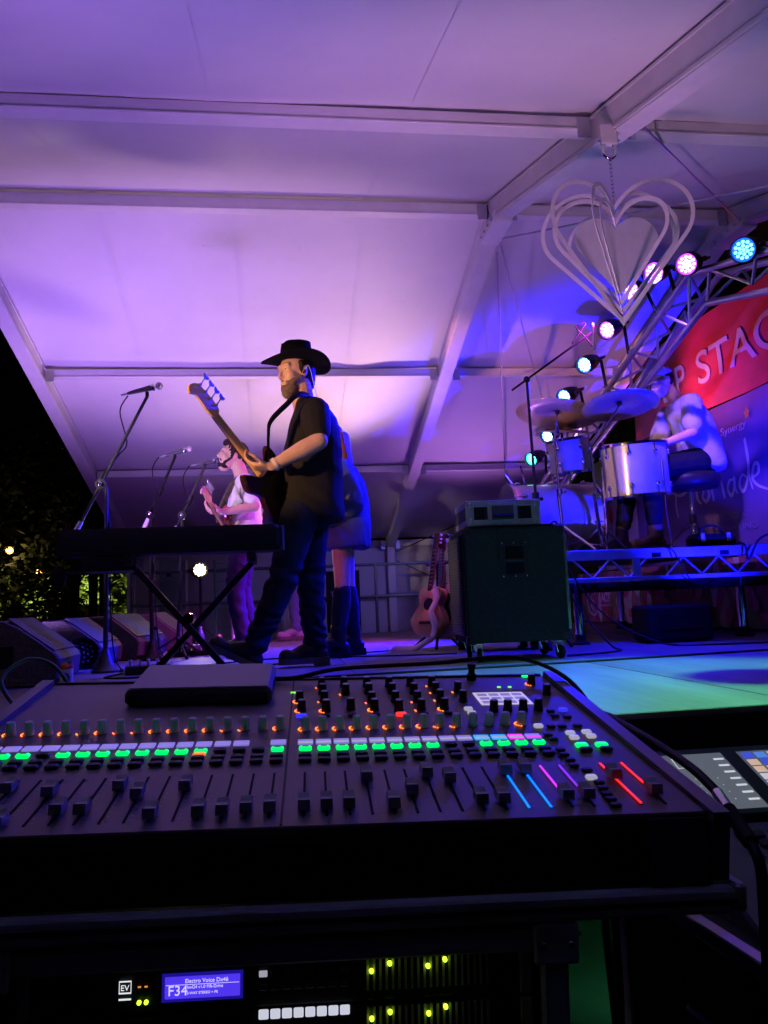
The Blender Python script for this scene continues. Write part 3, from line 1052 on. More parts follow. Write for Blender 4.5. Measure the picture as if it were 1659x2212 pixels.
M_gr = mat("mic_grille", (.50, .50, .52), .38, .8, var=.35, scale=260, bump=.6, bscale=420)
M_grd = mat("mic_grille_dark", (.10, .10, .13), .5, .5, var=.3, scale=260)
tripod_stand("boom_mic_stand", "tall black boom stand over the drums", "microphone stand", (1.715, 4.98, 0), (1.705, 5.0, 1.843), M_black, boom=(2.209, 5.0, 2.187), spread=.2)
ov = thing("drum_overhead_microphone", "slim dark microphone at the tip of the boom over the drums", "microphone", (2.21, 5.0, 2.16))
MB().cyl((0, 0, -.10), (0, 0, .06), .012, n=12).build("handle", M_chrome, ov, 'auto')
MB().lathe([(.012, .06), (.014, .075), (.010, .09)], n=12).build("grille", M_grd, ov)
MB().tube(smooth_path([(0, 0, -.10), (-.05, 0, -.02), (-.12, 0, .06), (-.05, 0, .085), (-.16, 0, -.06)]), .004, 5).build("lead", M_cable, ov, True)
for p0, p1, lab in (((2.62, 5.86, 1.60), (2.55, 5.80, 1.53), "small clip on microphone above the large tom"), ((2.20, 5.80, 1.70), (2.23, 5.86, 1.63), "small clip on microphone above the smaller tom")):
    mic_body(p0, p1, lab, M_grd, "drum microphones", .018)

# throne and bag
th = thing("drum_throne", "black padded round drum throne under the drummer", "stool", (3.29, 5.80, RZ))
MB().lathe([(.02, .50), (.19, .505), (.215, .53), (.22, .575), (.21, .615), (.17, .635), (.02, .64)], n=32, sx=1.1).build("seat", mat("black_vinyl", (.02, .02, .024), .4, var=.15, scale=20), th, True)
MB().cyl((0, 0, .14), (0, 0, .50), .016, n=12).build("post", M_chrome, th, 'auto')
MB().cyl((0, 0, .22), (0, 0, .30), .028, n=12).build("collar", M_black, th)
for k in range(3):
    a = .5 + k * 2.094
    lg = MB().tube([(0, 0, .24), (math.cos(a) * .24, math.sin(a) * .24, .014)], .013, 6).build("leg", M_chrome, th)
    MB().sph((math.cos(a) * .24, math.sin(a) * .24, .015), .017, 8, 6).build("rubber_foot", M_rubber, lg)
bag = thing("black_gear_bag", "small black bag with two pale straps at the edge of the riser", "bag", (3.20, 5.42, RZ), R(-3))
MB().box((-.17, -.08, .001), (.17, .08, .105), .03).build("body", M_blackm, bag)
for sx in (-.10, .10):
    MB().box((sx - .014, -.084, .045), (sx + .014, -.0805, .108), .001).build("strap", M_ink2, bag)
MB().tube(smooth_path([(-.10, 0, .10), (-.05, -.02, .16), (.05, -.02, .16), (.10, 0, .10)]), .008, 6).build("handle", M_black, bag, True)

# ------------------------------------------------------------------ people
def grow(mb, name, m, parent, voxel=.008, it=6, disp=None, smooth=.5):
    """fuse overlapping volumes into one continuous surface"""
    me = mb.mesh(name)
    o = bpy.data.objects.new(name, me)
    COL.objects.link(o)
    r = o.modifiers.new("r", 'REMESH')
    r.mode = 'VOXEL'
    r.voxel_size = voxel
    if it:
        s = o.modifiers.new("s", 'SMOOTH')
        s.factor = smooth
        s.iterations = it
    dg = bpy.context.evaluated_depsgraph_get()
    me2 = bpy.data.meshes.new_from_object(o.evaluated_get(dg))
    bpy.data.objects.remove(o)
    me2.name = name
    if disp:
        ns = [tuple(v.normal) for v in me2.vertices]
        for v, nn in zip(me2.vertices, ns):
            v.co += Vector(nn) * disp(v.co)
        me2.update()
    me2.polygons.foreach_set("use_smooth", [True] * len(me2.polygons))
    me2.materials.clear()
    me2.materials.append(m)
    o = bpy.data.objects.new(name, me2)
    COL.objects.link(o)
    o.parent = parent
    return o


def folds(amp, sx=14, sz=9, seed=0.):
    def f(p):
        a = noise.noise((p.x * sx + p.z * 5 + seed, p.y * sx, p.z * sz))
        b = noise.noise((p.x * sx * 2.2 - p.z * 9, p.y * sx * 2 + seed, p.z * sz * 2))
        return amp * (1 - abs(a) * 2.2) + amp * .45 * b
    return f


def omtx(f, l, u):
    return Matrix(((f.x, l.x, u.x), (f.y, l.y, u.y), (f.z, l.z, u.z)))


def loft(mb, secs, n=28, pw=2.4):
    """closed garment shell through rounded sections (x, y, z, half depth, half width, x slant)"""
    vs, fs = [], []
    for (cx_, cy_, z, rx, ry, sl) in secs:
        for i in range(n):
            a = 2 * math.pi * i / n
            c, s_ = math.cos(a), math.sin(a)
            e = (abs(c) ** pw + abs(s_) ** pw) ** (-1 / pw)
            vs.append((cx_ + c * e * rx, cy_ + s_ * e * ry, z + sl * c))
    for k in range(len(secs) - 1):
        for i in range(n):
            j = (i + 1) % n
            fs.append((k * n + i, k * n + j, k * n + n + j, k * n + n + i))
    fs += [tuple(range(n - 1, -1, -1)), tuple(range((len(secs) - 1) * n, len(secs) * n))]
    return mb.add(vs, fs)


class Head:
    def __init__(s, c, fwd, up=(0, 0, 1), k=1.):
        s.c = Vector(c)
        s.f = Vector(fwd).normalized()
        u = Vector(up)
        s.l = u.cross(s.f).normalized()
        s.u = s.f.cross(s.l)
        s.k = k
        s.m = omtx(s.f, s.l, s.u)

    def p(s, f, l, u):
        return s.c + (s.f * f + s.l * l + s.u * u) * s.k

    def e(s, mb, f, l, u, rf, rl, ru):
        mb.sph(s.p(f, l, u), (rf * s.k, rl * s.k, ru * s.k), 18, 12, s.m)

    def c2(s, mb, a, b, r0, r1):
        mb.capsule(s.p(*a), s.p(*b), r0 * s.k, r1 * s.k, 10)

    def skin(s, mb, mouth_open=0.):
        s.e(mb, -.012, 0, .025, .100, .078, .100)
        s.e(mb, .030, 0, -.030, .066, .064, .090)
        s.e(mb, .045, 0, -.088 - mouth_open * .02, .046, .046, .032)
        s.c2(mb, (.088, 0, .020), (.112, 0, -.026), .009, .0125)
        s.e(mb, .098, 0, -.033, .016, .018, .010)
        for q in (-1, 1):
            s.c2(mb, (.090, q * .010, .036), (.078, q * .048, .036), .010, .010)
            s.c2(mb, (.0815, q * .017, .0225), (.0745, q * .047, .021), .0065, .0060)
            s.c2(mb, (.0800, q * .018, .0015), (.0740, q * .046, .0025), .0055, .0050)
            s.e(mb, .058, q * .044, -.022, .028, .022, .024)
            s.e(mb, -.006, q * .080, -.008, .018, .010, .031)
            s.c2(mb, (.012, q * .077, -.01), (-.02, q * .085, .012), .008, .008)
        s.c2(mb, (.092, -.018, -.060), (.092, .018, -.060), .008, .008)
        if not mouth_open:
            s.c2(mb, (.090, -.016, -.073), (.090, .016, -.073), .008, .008)

    def eyes(s, par, iris):
        for q in (-1, 1):
            e = MB().sph(s.p(.0745, q * .031, .013), .0125 * s.k, 12, 8).build("eye", M_eye, par, True)
            MB().sph(s.p(.0838, q * .031, .012), .0050 * s.k, 8, 6).build("iris", iris, e, True)
            MB().capsule(s.p(.089, q * .016, .032), s.p(.080, q * .047, .032), .0048 * s.k, .003 * s.k, 8).build("eyebrow", M_hairdk, par, True)


M_eye = mat("eye_white", (.60, .57, .53), .3, var=.02)
M_iris = mat("iris_dark", (.03, .025, .02), .2, var=.02)
M_hairdk = mat("dark_hair", (.022, .014, .010), .6, var=.4, scale=60, bump=.6, bscale=160, stretch=(1, 1, .25))


def hand(mb, w, d, n, curl=.5, spread=.1, k=1., thumb=1, tcurl=.5, length=1.):
    """palm + four fingers + thumb; d points to the fingers, n out of the palm, thumb=+1 on the d x n side"""
    w, d, n = Vector(w), Vector(d).normalized(), Vector(n).normalized()
    n = (n - d * n.dot(d)).normalized()
    s = d.cross(n) * thumb
    for q in (-.028, -.010, .010, .028):
        mb.capsule(w + s * q * .7 * k, w + (d * .085 + s * q) * k, .0155 * k, .0135 * k, 10)
    for i, q in enumerate((.031, .0105, -.0105, -.031)):
        L = (.046, .050, .047, .037)[i] * k * length
        p = w + (d * .088 + s * q) * k
        a = .15
        dirv = d + s * q * spread * 30 * .1
        for j, seg in enumerate((1., .68, .5)):
            a += curl * (.55 if j == 0 else .75) * (1 + .06 * i)
            dv = (dirv * math.cos(a) + n * math.sin(a)).normalized()
            p2 = p + dv * L * seg
            mb.capsule(p, p2, (.0095 - .0008 * j) * k, (.0088 - .0009 * j) * k, 8)
            p = p2
    p = w + (d * .028 + s * .032) * k
    dv = (d * .55 + s * .75 + n * .25).normalized()
    for j, seg in enumerate((.042, .034, .026)):
        p2 = p + dv * seg * k
        mb.capsule(p, p2, (.0125 - .0012 * j) * k, (.0112 - .0012 * j) * k, 8)
        p = p2
        dv = (dv + (d * .35 + n * tcurl - s * .25) * (.6 if j == 0 else .8)).normalized()


def boot(par, ankle, toe_dir, m, msole, L=.30, tilt=0., h=.13, name="boot"):
    """boot around an ankle joint; tilt raises the toe"""
    a = Vector(ankle)
    d = Vector((toe_dir[0], toe_dir[1], 0)).normalized()
    up = Vector((0, 0, 1))
    f = d * math.cos(tilt) + up * math.sin(tilt)
    u = up * math.cos(tilt) - d * math.sin(tilt)
    l = u.cross(f)
    def P(x, y, z): return a + f * x + l * y + u * z
    mb = MB()
    M3 = omtx(f, l, u)
    mb.capsule(P(0, 0, .06), P(.0, 0, -.02), .052, .052, 12)
    mb.sph(P(-.02, 0, -.065), (.058, .042, .045), 14, 10, M3)
    mb.capsule(P(.02, 0, -.03), P(.12, 0, -.068), .050, .038, 12)
    mb.sph(P(L * .45, 0, -.074), (.085, .050, .036), 14, 10, M3)
    mb.sph(P(L * .58, 0, -.070), (.045, .043, .040), 14, 10, M3)
    b = grow(mb, name, m, par, .007, 4, folds(.0015, 30, 30))
    sole = [(-.078, -.038), (-.05, -.043), (.06, -.040), (.14, -.050), (L * .62, -.045), (L * .73, -.022), (L * .74, 0), (L * .73, .022), (L * .62, .045), (.14, .050), (.06, .040), (-.05, .043), (-.078, .038)]
    mt = Matrix(((f.x, l.x, u.x, a.x), (f.y, l.y, u.y, a.y), (f.z, l.z, u.z, a.z), (0, 0, 0, 1)))
    s = MB().prism(sole, -.120, -.084, mt).build("sole", msole, b)
    heel = [(-.080, -.038), (.01, -.038), (.01, .038), (-.080, .038)]
    MB().prism(heel, -.134, -.1205, mt).build("heel", msole, b)
    for q in (.03, .055, .08):
        MB().capsule(P(q, -.035, -.02 - q * .35), P(q, .035, -.02 - q * .35), .0035, .0035, 6).build("lace", M_cable, b)
    return b


def legs(mb, hip, knee, ankle, r):
    mb.capsule(hip, knee, r[0], r[1], 14)
    mb.capsule(knee, ankle, r[1], r[2], 14)


# ---- bass player
bp = thing("person", "bass player in black hat, black tee and dark jeans turned left", "person", (.10, 4.50, 0))
body = MB()
H1 = Head((.005, -.02, 1.735), (-1, -.62, -.14), k=1.05)
H1.skin(body)
body.capsule((.055, 0, 1.50), (.03, -.01, 1.66), .068, .064)
tors = [((.10, 0, 1.40), (.125, .175, .17)), ((.08, 0, 1.20), (.15, .17, .20)), ((.06, 0, 1.02), (.165, .175, .15)), ((.055, 0, .90), (.14, .165, .12))]
for c, r in tors:
    body.sph(c, r, 18, 12)
LS, LE, LW = Vector((.10, -.20, 1.46)), Vector((.115, -.315, 1.255)), Vector((-.145, -.335, 1.118))
RS, RE, RW = Vector((.10, .20, 1.46)), Vector((.17, .34, 1.20)), Vector((-.03, .26, 1.06))
for a, b, c in ((LS, LE, LW), (RS, RE, RW)):
    body.capsule(a + Vector((0, -a.y * .1, -.015)), b, .056, .049)
    body.capsule(b, b.lerp(c, .35), .050, .051)
    body.capsule(b.lerp(c, .35), c, .051, .031)
hand(body, LW + Vector((-.008, 0, -.002)), (-.86, .10, .02), (-.25, .25, .95), curl=.85, k=1.02, thumb=-1, tcurl=.15)
hand(body, RW, (-.55, -.6, -.1), (.5, -.5, -.3), curl=.5, k=1.0, thumb=1)
LH, LK, LA = Vector((.00, -.10, .87)), Vector((-.105, -.13, .50)), Vector((-.265, -.14, .155))
RH, RK, RA = Vector((.07, .09, .87)), Vector((.055, .10, .50)), Vector((.075, .12, .136))
legs(body, LH, LK, LA, (.09, .062, .042))
legs(body, RH, RK, RA, (.09, .062, .042))
body.capsule(LA, LA + Vector((-.14, 0, -.05)), .04, .03)
body.capsule(RA, RA + Vector((-.14, 0, -.08)), .04, .03)
grow(body, "body", M_skin, bp, .0065, 3)
H1.eyes(bp, M_iris)
M_tee = mat("black_tee", (.012, .012, .014), .85, var=.2, scale=30, bump=.25, bscale=260, spec=.2)
sh_ = MB()
loft(sh_, [(.085, 0, .865, .172, .185, -.030), (.080, 0, .90, .182, .190, -.028), (.072, 0, 1.0, .188, .192, -.015), (.078, 0, 1.12, .186, .192, 0), (.090, 0, 1.25, .172, .195, 0), (.100, 0, 1.36, .155, .215, 0), (.102, 0, 1.44, .136, .225, 0), (.092, 0, 1.505, .100, .185, 0), (.075, 0, 1.555, .078, .092, 0), (.070, 0, 1.575, .074, .078, 0)])
for a, b in ((LS, LE), (RS, RE)):
    sh_.capsule(a + Vector((0, 0, -.01)), a.lerp(b, .68), .086, .077)
    sh_.capsule(a + Vector((0, -a.y * .6, .02)), a + Vector((0, 0, -.015)), .085, .088)
def tf(p):
    lo = max(0, min(1, (1.25 - p.z) / .35))
    return folds(.004, 6, 5, 2)(p) + .004 * lo * math.sin(p.z * 42 + p.x * 22 + noise.noise(p * 5) * 4)
shirt = grow(sh_, "tee_shirt", M_tee, bp, .008, 7, tf)
M_jean = mat("dark_jeans", (.012, .015, .030), .8, var=.3, scale=20, bump=.3, bscale=300)
tr = MB()
tr.sph((.06, 0, .90), (.165, .19, .12), 18, 12)
for h_, k_, a_ in ((LH, LK, LA), (RH, RK, RA)):
    tr.capsule(h_, k_, .112, .080, 16)
    tr.capsule(k_, k_.lerp(a_, .5), .080, .074, 16)
    tr.capsule(k_.lerp(a_, .5), a_ + Vector((0, 0, -.005)), .074, .062, 16)
def jf(p):
    lo = max(0, min(1, (.42 - p.z) / .22))
    kn = math.exp(-((p.z - .52) / .09) ** 2)
    return (folds(.006, 8, 14, 1)(p) * (.5 + lo + kn)) + .0055 * lo * math.sin(p.z * 80 + p.x * 30 + p.y * 25 + noise.noise(p * 7) * 6) + .004 * kn * math.sin(p.z * 60 + p.x * 40 + noise.noise(p * 6) * 5)
grow(tr, "jeans", M_jean, bp, .008, 4, jf)
M_boot = mat("worn_leather", (.035, .030, .026), .55, var=.35, scale=18, bump=.2, bscale=120)
M_sole = mat("boot_sole", (.10, .085, .06), .75, var=.2)
boot(bp, LA + Vector((0, 0, -.01)), (-1, -.18), M_boot, M_sole, .335, R(27))
boot(bp, RA, (-1, -.12), M_boot, M_sole, .30, 0)
# beard and hair
M_beard = mat("greying_beard", (.16, .11, .085), .75, var=.5, scale=80, bump=.8, bscale=220)
bd_ = MB()
H1.e(bd_, .052, 0, -.094, .052, .055, .042)
H1.e(bd_, .070, 0, -.118, .034, .038, .034)
for q in (-1, 1):
    H1.c2(bd_, (.058, q * .046, -.062), (.012, q * .068, -.040), .020, .013)
    H1.c2(bd_, (.0925, 0, -.050), (.076, q * .036, -.066), .009, .010)
grow(bd_, "beard", M_beard, bp, .005, 4, folds(.0014, 110, 40))
hr = MB()
H1.e(hr, -.035, 0, .02, .085, .084, .085)
for q in (-1, 1):
    H1.c2(hr, (.008, q * .076, .04), (.010, q * .075, -.012), .016, .009)
H1.c2(hr, (-.075, 0, -.01), (-.078, 0, -.065), .050, .036)
grow(hr, "hair", M_hairdk, bp, .006, 2, folds(.003, 50, 40))
for q in (1,):
    MB().capsule(H1.p(-.002, .090, -.010), H1.p(.010, .088, -.022), .009, .006, 8).build("ear_monitor", M_plastic, bp, True)
    MB().tube(smooth_path([H1.p(.0, .092, -.012), H1.p(-.02, .098, .02), H1.p(-.04, .092, -.02), H1.p(-.06, .075, -.09), H1.p(-.09, .05, -.16)]), .0022, 5).build("earpiece_lead", M_ink2, bp, True)
# hat
M_felt = mat("black_felt", (.006, .006, .0065), .95, var=.25, scale=40, bump=.2, bscale=300, spec=.15)
hat = MB()
NB, NR = 48, 7
hc = H1.p(-.012, 0, .062)
tl = R(4)
hf = (H1.f * math.cos(tl) + Vector((0, 0, 1)) * math.sin(tl)).normalized()
hf = Vector((hf.x, hf.y, .02)).normalized()
hl = Vector((0, 0, 1)).cross(hf).normalized()
hu = hf.cross(hl)
def HP(x, y, z): return hc + hf * x + hl * y + hu * z
vs, fs = [], []
for side in (0, 1):
    for k in range(NR + 1):
        t = k / NR
        for i in range(NB):
            a = 2 * math.pi * i / NB
            rx, ry = .098 + .118 * t, .082 + .105 * t
            zz = (.030 * math.sin(a) ** 2 - .026 * math.cos(a) ** 2) * t ** 1.4 - .006 * side
            vs.append(HP(math.cos(a) * rx, math.sin(a) * ry, zz))
S = (NR + 1) * NB
for k in range(NR):
    for i in range(NB):
        j = (i + 1) % NB
        q = (k * NB + i, k * NB + j, k * NB + NB + j, k * NB + NB + i)
        fs += [q, tuple(S + w for w in reversed(q))]
for i in range(NB):
    j = (i + 1) % NB
    fs += [(NR * NB + i, NR * NB + j, S + NR * NB + j, S + NR * NB + i)]
hb = hat.add(vs, fs).build("hat_brim", M_felt, bp, True)
vs, fs = [], []
for k in range(11):
    t = k / 10
    for i in range(NB):
        a = 2 * math.pi * i / NB
        if k <= 7:
            q = 1 - .10 * (k / 7) ** 1.6
            zz = .122 * k / 7
        else:
            q = .90 - (k - 7) * .30 + .0
            zz = .128 - .004 * (k - 7)
        q = max(q, .02)
        rx, ry = .102 * q, .086 * q
        x_, y_ = math.cos(a) * rx, math.sin(a) * ry
        zz += .012 * (x_ / .1) * (-1 if k > 4 else 0) * (k / 10)
        if k > 5:
            zz -= .030 * math.exp(-(y_ / .022) ** 2) * (k - 5) / 5
            y_ *= 1 - .22 * max(0, x_ / .1) * (k - 5) / 5
        vs.append(HP(x_, y_, zz - .004))
for k in range(10):
    for i in range(NB):
        j = (i + 1) % NB
        fs.append((k * NB + i, k * NB + j, k * NB + NB + j, k * NB + NB + i))
fs.append(tuple(range(10 * NB, 11 * NB)))
hcw = MB().add(vs, fs).build("hat_crown", M_felt, bp, True)
vs, fs = [], []
for z_ in (.004, .026):
    for i in range(NB):
        a = 2 * math.pi * i / NB
        vs.append(HP(math.cos(a) * .1045, math.sin(a) * .0885, z_))
for i in range(NB):
    j = (i + 1) % NB
    fs.append((i, j, NB + j, NB + i))
MB().add(vs, fs).build("hat_band", mat("hat_ribbon", (.03, .026, .022), .5, var=.1), hcw, True)
wd = (LW - LE).normalized()
MB().cyl(LW - wd * .022, LW - wd * .002, .0385, .0365, 20, False).build("wristband", mat("paper_wristband", (.72, .62, .62), .5, var=.15, scale=40), bp, True)

# ---- his bass guitar
BC = Vector((-.045, 4.385, 1.035))
BT = Vector((-.425, 3.86, 1.488))
L_ = (BT - BC).normalized()
N_ = Vector((-.85, .52, .22))
N_ = (N_ - L_ * N_.dot(L_)).normalized()
W_ = L_.cross(N_)
BL = (BT - BC).length


def guitar_frame(c, l, n):
    l = Vector(l).normalized()
    n = Vector(n)
    n = (n - l * n.dot(l)).normalized()
    w = n.cross(l)
    return Matrix(((w.x, l.x, n.x, c[0]), (w.y, l.y, n.y, c[1]), (w.z, l.z, n.z, c[2]), (0, 0, 0, 1)))


def rounded_solid(poly, z0, z1, b=.008):
    n = len(poly)
    cx_ = sum(p[0] for p in poly) / n
    cy_ = sum(p[1] for p in poly) / n
    vs, fs = [], []
    for z, q in ((z0, .94), (z0 + b, 1.), (z1 - b, 1.), (z1, .94)):
        for x, y in poly:
            vs.append((cx_ + (x - cx_) * q, cy_ + (y - cy_) * q, z))
    for k in range(3):
        for i in range(n):
            j = (i + 1) % n
            fs.append((k * n + i, k * n + j, k * n + n + j, k * n + n + i))
    fs += [tuple(range(n - 1, -1, -1)), tuple(range(3 * n, 4 * n))]
    return MB().add(vs, fs)


def loop2(pts, n=5):
    pts = [Vector((p[0], p[1], 0)) for p in pts]
    m_ = len(pts)
    out = []
    for i in range(m_):
        a, b, c, d = pts[i - 1], pts[i], pts[(i + 1) % m_], pts[(i + 2) % m_]
        for k in range(n):
            t = k / n
            q = .5 * ((2 * b) + (c - a) * t + (2 * a - 5 * b + 4 * c - d) * t * t + (3 * b - a - 3 * c + d) * t ** 3)
            out.append((q.x, q.y))
    return out


M_sun = mat("dark_sunburst_lacquer", (.045, .012, .008), .22, var=.4, scale=3, coat=.6)
M_maple = mat("maple_neck", (.66, .40, .13), .35, var=.12, scale=18, stretch=(6, .6, 6), coat=.3)
M_rose = mat("rosewood", (.06, .03, .02), .5, var=.25, scale=20)
M_string = mat("string_steel", (.6, .6, .6), .3, 1.)


def electric(name, label, mtx, body_m, neck_m, nk, hs, strings=4, hand_w=.165, group=None, pegm=M_chrome, top_m=None):
    """solid body guitar; local y runs from body centre to headstock, z is the front"""
    t = thing(name, label, "guitar", group=group, mtx=mtx)
    w = hand_w
    out = loop2([(0, -.23), (-.09, -.235), (-w, -.15), (-w * .86, -.03), (-w * .72, .05), (-w * .98, .15), (-w * .72, .235), (-.055, .15), (-.03, .13), (.03, .12), (.06, .13), (w * .78, .20), (w * .86, .13), (w * .70, .03), (w * .88, -.05), (w, -.15), (.09, -.225)], 5)
    bdy = rounded_solid(out, -.022, .022, .01).build("body", body_m, t, 'auto')
    if top_m:
        rounded_solid([(x * .55 - .02, y * .5 - .02) for x, y in out], .0225, .026, .001).build("pickguard", top_m, t)
    # neck, fretboard, headstock
    nw0, nw1 = .031, .021
    vs, fs = [], []
    secs = [(.06, nw0), (nk * .5, (nw0 + nw1) / 2), (nk, nw1)]
    for y, hw in secs:
        for i in range(9):
            a = math.pi * i / 8
            vs.append((math.cos(a) * hw, y, .020 - math.sin(a) * .023))
    for k in range(2):
        for i in range(8):
            fs.append((k * 9 + i, k * 9 + i + 1, k * 9 + 10 + i, k * 9 + 9 + i))
    fs += [tuple(range(9)), tuple(range(26, 17, -1))]
    MB().add(vs, fs).build("neck", neck_m, t, True)
    fb = MB().add([(-nw0, .03, .0205), (nw0, .03, .0205), (nw1, nk, .0205), (-nw1, nk, .0205), (-nw0, .03, .027), (nw0, .03, .027), (nw1, nk, .027), (-nw1, nk, .027)],
                  [(0, 3, 2, 1), (4, 5, 6, 7), (0, 1, 5, 4), (1, 2, 6, 5), (2, 3, 7, 6), (3, 0, 4, 7)]).build("fretboard", M_rose, t)
    for i in range(14):
        y = nk - (nk - .03) * (1 - 2 ** (-(i + 1) / 12)) * 1.25
        if y > .05:
            MB().box((-.024, y - .0012, .0272), (.024, y + .0012, .0285)).build("fret", M_string, fb)
    hp = loop2([(-.021, nk - .005), (-.034, nk + .03), (-.036, nk + .05 + hs * .1), (-.030, nk + hs * .75), (-.055, nk + hs * .92), (-.035, nk + hs * 1.03), (.0, nk + hs), (.028, nk + hs * .8), (.036, nk + .04), (.021, nk - .005)], 4)
    hd = rounded_solid(hp, -.004, .012, .003).build("headstock", neck_m, t, 'auto')
    for i in range(strings):
        y = nk + .035 + (hs - .07) * i / max(1, strings - 1)
        xx = .030 - .004 * i / strings
        pg = MB().cyl((xx, y, -.012), (xx, y, .022), .007, n=10).build("tuner_post", pegm, hd)
        MB().cyl((xx, y, -.008), (xx + .045, y, -.008), .004, n=6).build("tuner_shaft", pegm, hd)
        MB().prism(loop2([(-.004, 0), (-.019, .012), (-.019, .026), (0, .022), (.019, .026), (.019, .012), (.004, 0)], 3), -.002, .002, Matrix.Translation((xx + .042, y, -.008)) @ Matrix.Rotation(-math.pi / 2, 4, 'Z')).build("tuner_key", pegm, hd)
        xb = -.016 + .032 * i / max(1, strings - 1)
        MB().cyl((xb * 1.2, -.13, .034), (xb * .8, nk, .031), .0012, n=4).build("string", M_string, t)
    MB().box((-.045, -.155, .0265), (.045, -.115, .036), .003).build("bridge", M_chrome, t)
    MB().box((-.045, -.04, .0265), (.045, -.01, .033), .003).build("pickup", M_black, t)
    for q in ((.10, -.12), (.12, -.16), (.075, -.17)):
        MB().cyl((*q, .0225), (*q, .038), .011, n=12).build("control_knob", M_chrome, t)
    return t


bass = electric("bass_guitar", "dark sunburst bass guitar with maple neck held by the man in the hat", guitar_frame(BC, L_, N_), M_sun, M_maple, BL - .21, .215, 4, .168, pegm=mat("tuner_nickel", (.35, .37, .34), .35, .8))
_gm = guitar_frame(BC, L_, N_)
_h = max((_gm @ Vector((-.125, .225, -.02)), _gm @ Vector((.125, .19, -.02))), key=lambda p: p.z)
st_ = smooth_path([_h, _h.lerp(Vector((-.05, 4.31, 1.40)), .45) + Vector((-.005, -.01, 0)), (-.05, 4.31, 1.40), (.04, 4.33, 1.50), (.12, 4.37, 1.575), (.22, 4.50, 1.56), (.285, 4.62, 1.40), (.25, 4.70, 1.15), (.05, 4.66, .95)], 6)
sv = MB()
vs, fs = [], []
for i, p in enumerate(st_):
    d = (st_[min(i + 1, len(st_) - 1)] - st_[max(i - 1, 0)]).normalized()
    s_ = d.cross(Vector((1, -.4, .3))).normalized() * .017
    n_ = d.cross(s_).normalized() * .0015
    vs += [p + s_ + n_, p - s_ + n_, p - s_ - n_, p + s_ - n_]
for i in range(len(st_) - 1):
    for k in range(4):
        fs.append((i * 4 + k, i * 4 + (k + 1) % 4, i * 4 + 4 + (k + 1) % 4, i * 4 + 4 + k))
stp = sv.add(vs, fs).build("strap", M_black, None, True)
stp.parent = bass
stp.matrix_parent_inverse = bass.matrix_world.inverted()

# ---- singer with guitar
sg = thing("person", "singer in a pale short sleeved shirt singing into a microphone with eyes shut", "person", (-.34, 6.20, 0))
body = MB()
H2 = Head((-.045, 0, 1.575), (-1, -.22, .28), k=1.0)
H2.skin(body, .8)
body.capsule((.04, 0, 1.36), (.0, 0, 1.50), .060, .056)
for c, r in (((.05, 0, 1.26), (.105, .165, .15)), ((.04, 0, 1.08), (.11, .15, .17)), ((.03, 0, .93), (.11, .15, .11))):
    body.sph(c, r, 18, 12)
LS, LE, LW = Vector((.055, -.18, 1.325)), Vector((.135, -.26, 1.13)), Vector((-.10, -.33, 1.085))
RS, RE, RW = Vector((.055, .18, 1.325)), Vector((.14, .28, 1.10)), Vector((-.06, .16, 1.0))
for a, b, c in ((LS, LE, LW), (RS, RE, RW)):
    body.capsule(a, b, .050, .041)
    body.capsule(b, c, .042, .028)
hand(body, LW, (-.9, -.15, .05), (-.2, .2, .9), curl=.8, thumb=-1, tcurl=.2)
hand(body, RW, (-.6, -.4, -.5), (-.3, -.6, .2), curl=.6)
jj = []
for s_ in (-1, 1):
    h_, k_, a_ = Vector((.03, s_ * .09, .88)), Vector((-.02 + .02 * s_, s_ * .11, .50)), Vector((.05 + .03 * s_, s_ * .13, .13))
    jj.append((h_, k_, a_))
    legs(body, h_, k_, a_, (.08, .055, .04))
    body.capsule(a_, a_ + Vector((-.09, 0, -.075)), .032, .022)
grow(body, "body", M_skin, sg, .0085, 3)
M_wsh = mat("pale_cotton_shirt", (.74, .70, .72), .8, var=.05, scale=14, bump=.2, bscale=220)
q = MB()
loft(q, [(.035, 0, .90, .145, .175, 0), (.033, 0, .95, .150, .178, 0), (.035, 0, 1.08, .138, .172, 0), (.045, 0, 1.20, .130, .178, 0), (.052, 0, 1.30, .115, .185, 0), (.048, 0, 1.36, .085, .13, 0), (.045, 0, 1.395, .066, .075, 0)])
for a, b in ((LS, LE), (RS, RE)):
    q.capsule(a, a.lerp(b, .72), .075, .068)
grow(q, "shirt", M_wsh, sg, .009, 4, folds(.005, 10, 11, 5))
q = MB()
q.capsule((.035, -.05, 1.395), (-.02, -.045, 1.36), .030, .016)
q.capsule((.035, .05, 1.395), (-.02, .045, 1.36), .030, .016)
q.capsule((.075, -.04, 1.40), (.075, .04, 1.40), .028, .028)
grow(q, "collar", M_wsh, sg, .007, 2)
q = MB()
q.sph((.03, 0, .90), (.13, .165, .11), 16, 10)
for h_, k_, a_ in jj:
    legs(q, h_, k_, a_, (.098, .072, .060))
grow(q, "trousers", mat("plum_trousers", (.035, .018, .05), .8, var=.2, scale=16), sg, .009, 4, folds(.006, 9, 12, 3))
for h_, k_, a_ in jj:
    boot(sg, a_, (-1, -.2), M_boot, M_sole, .28)
hr = MB()
H2.e(hr, -.028, 0, .045, .098, .088, .088)
H2.e(hr, .030, 0, .098, .066, .062, .036)
H2.e(hr, .064, 0, .092, .030, .045, .024)
H2.c2(hr, (-.085, 0, .0), (-.08, 0, -.06), .045, .035)
for s_ in (-1, 1):
    H2.c2(hr, (.005, s_ * .077, .03), (.01, s_ * .076, -.03), .016, .008)
grow(hr, "hair", M_hairdk, sg, .007, 2, folds(.006, 40, 34))
q = MB()
H2.e(q, .046, 0, -.098, .048, .049, .031)
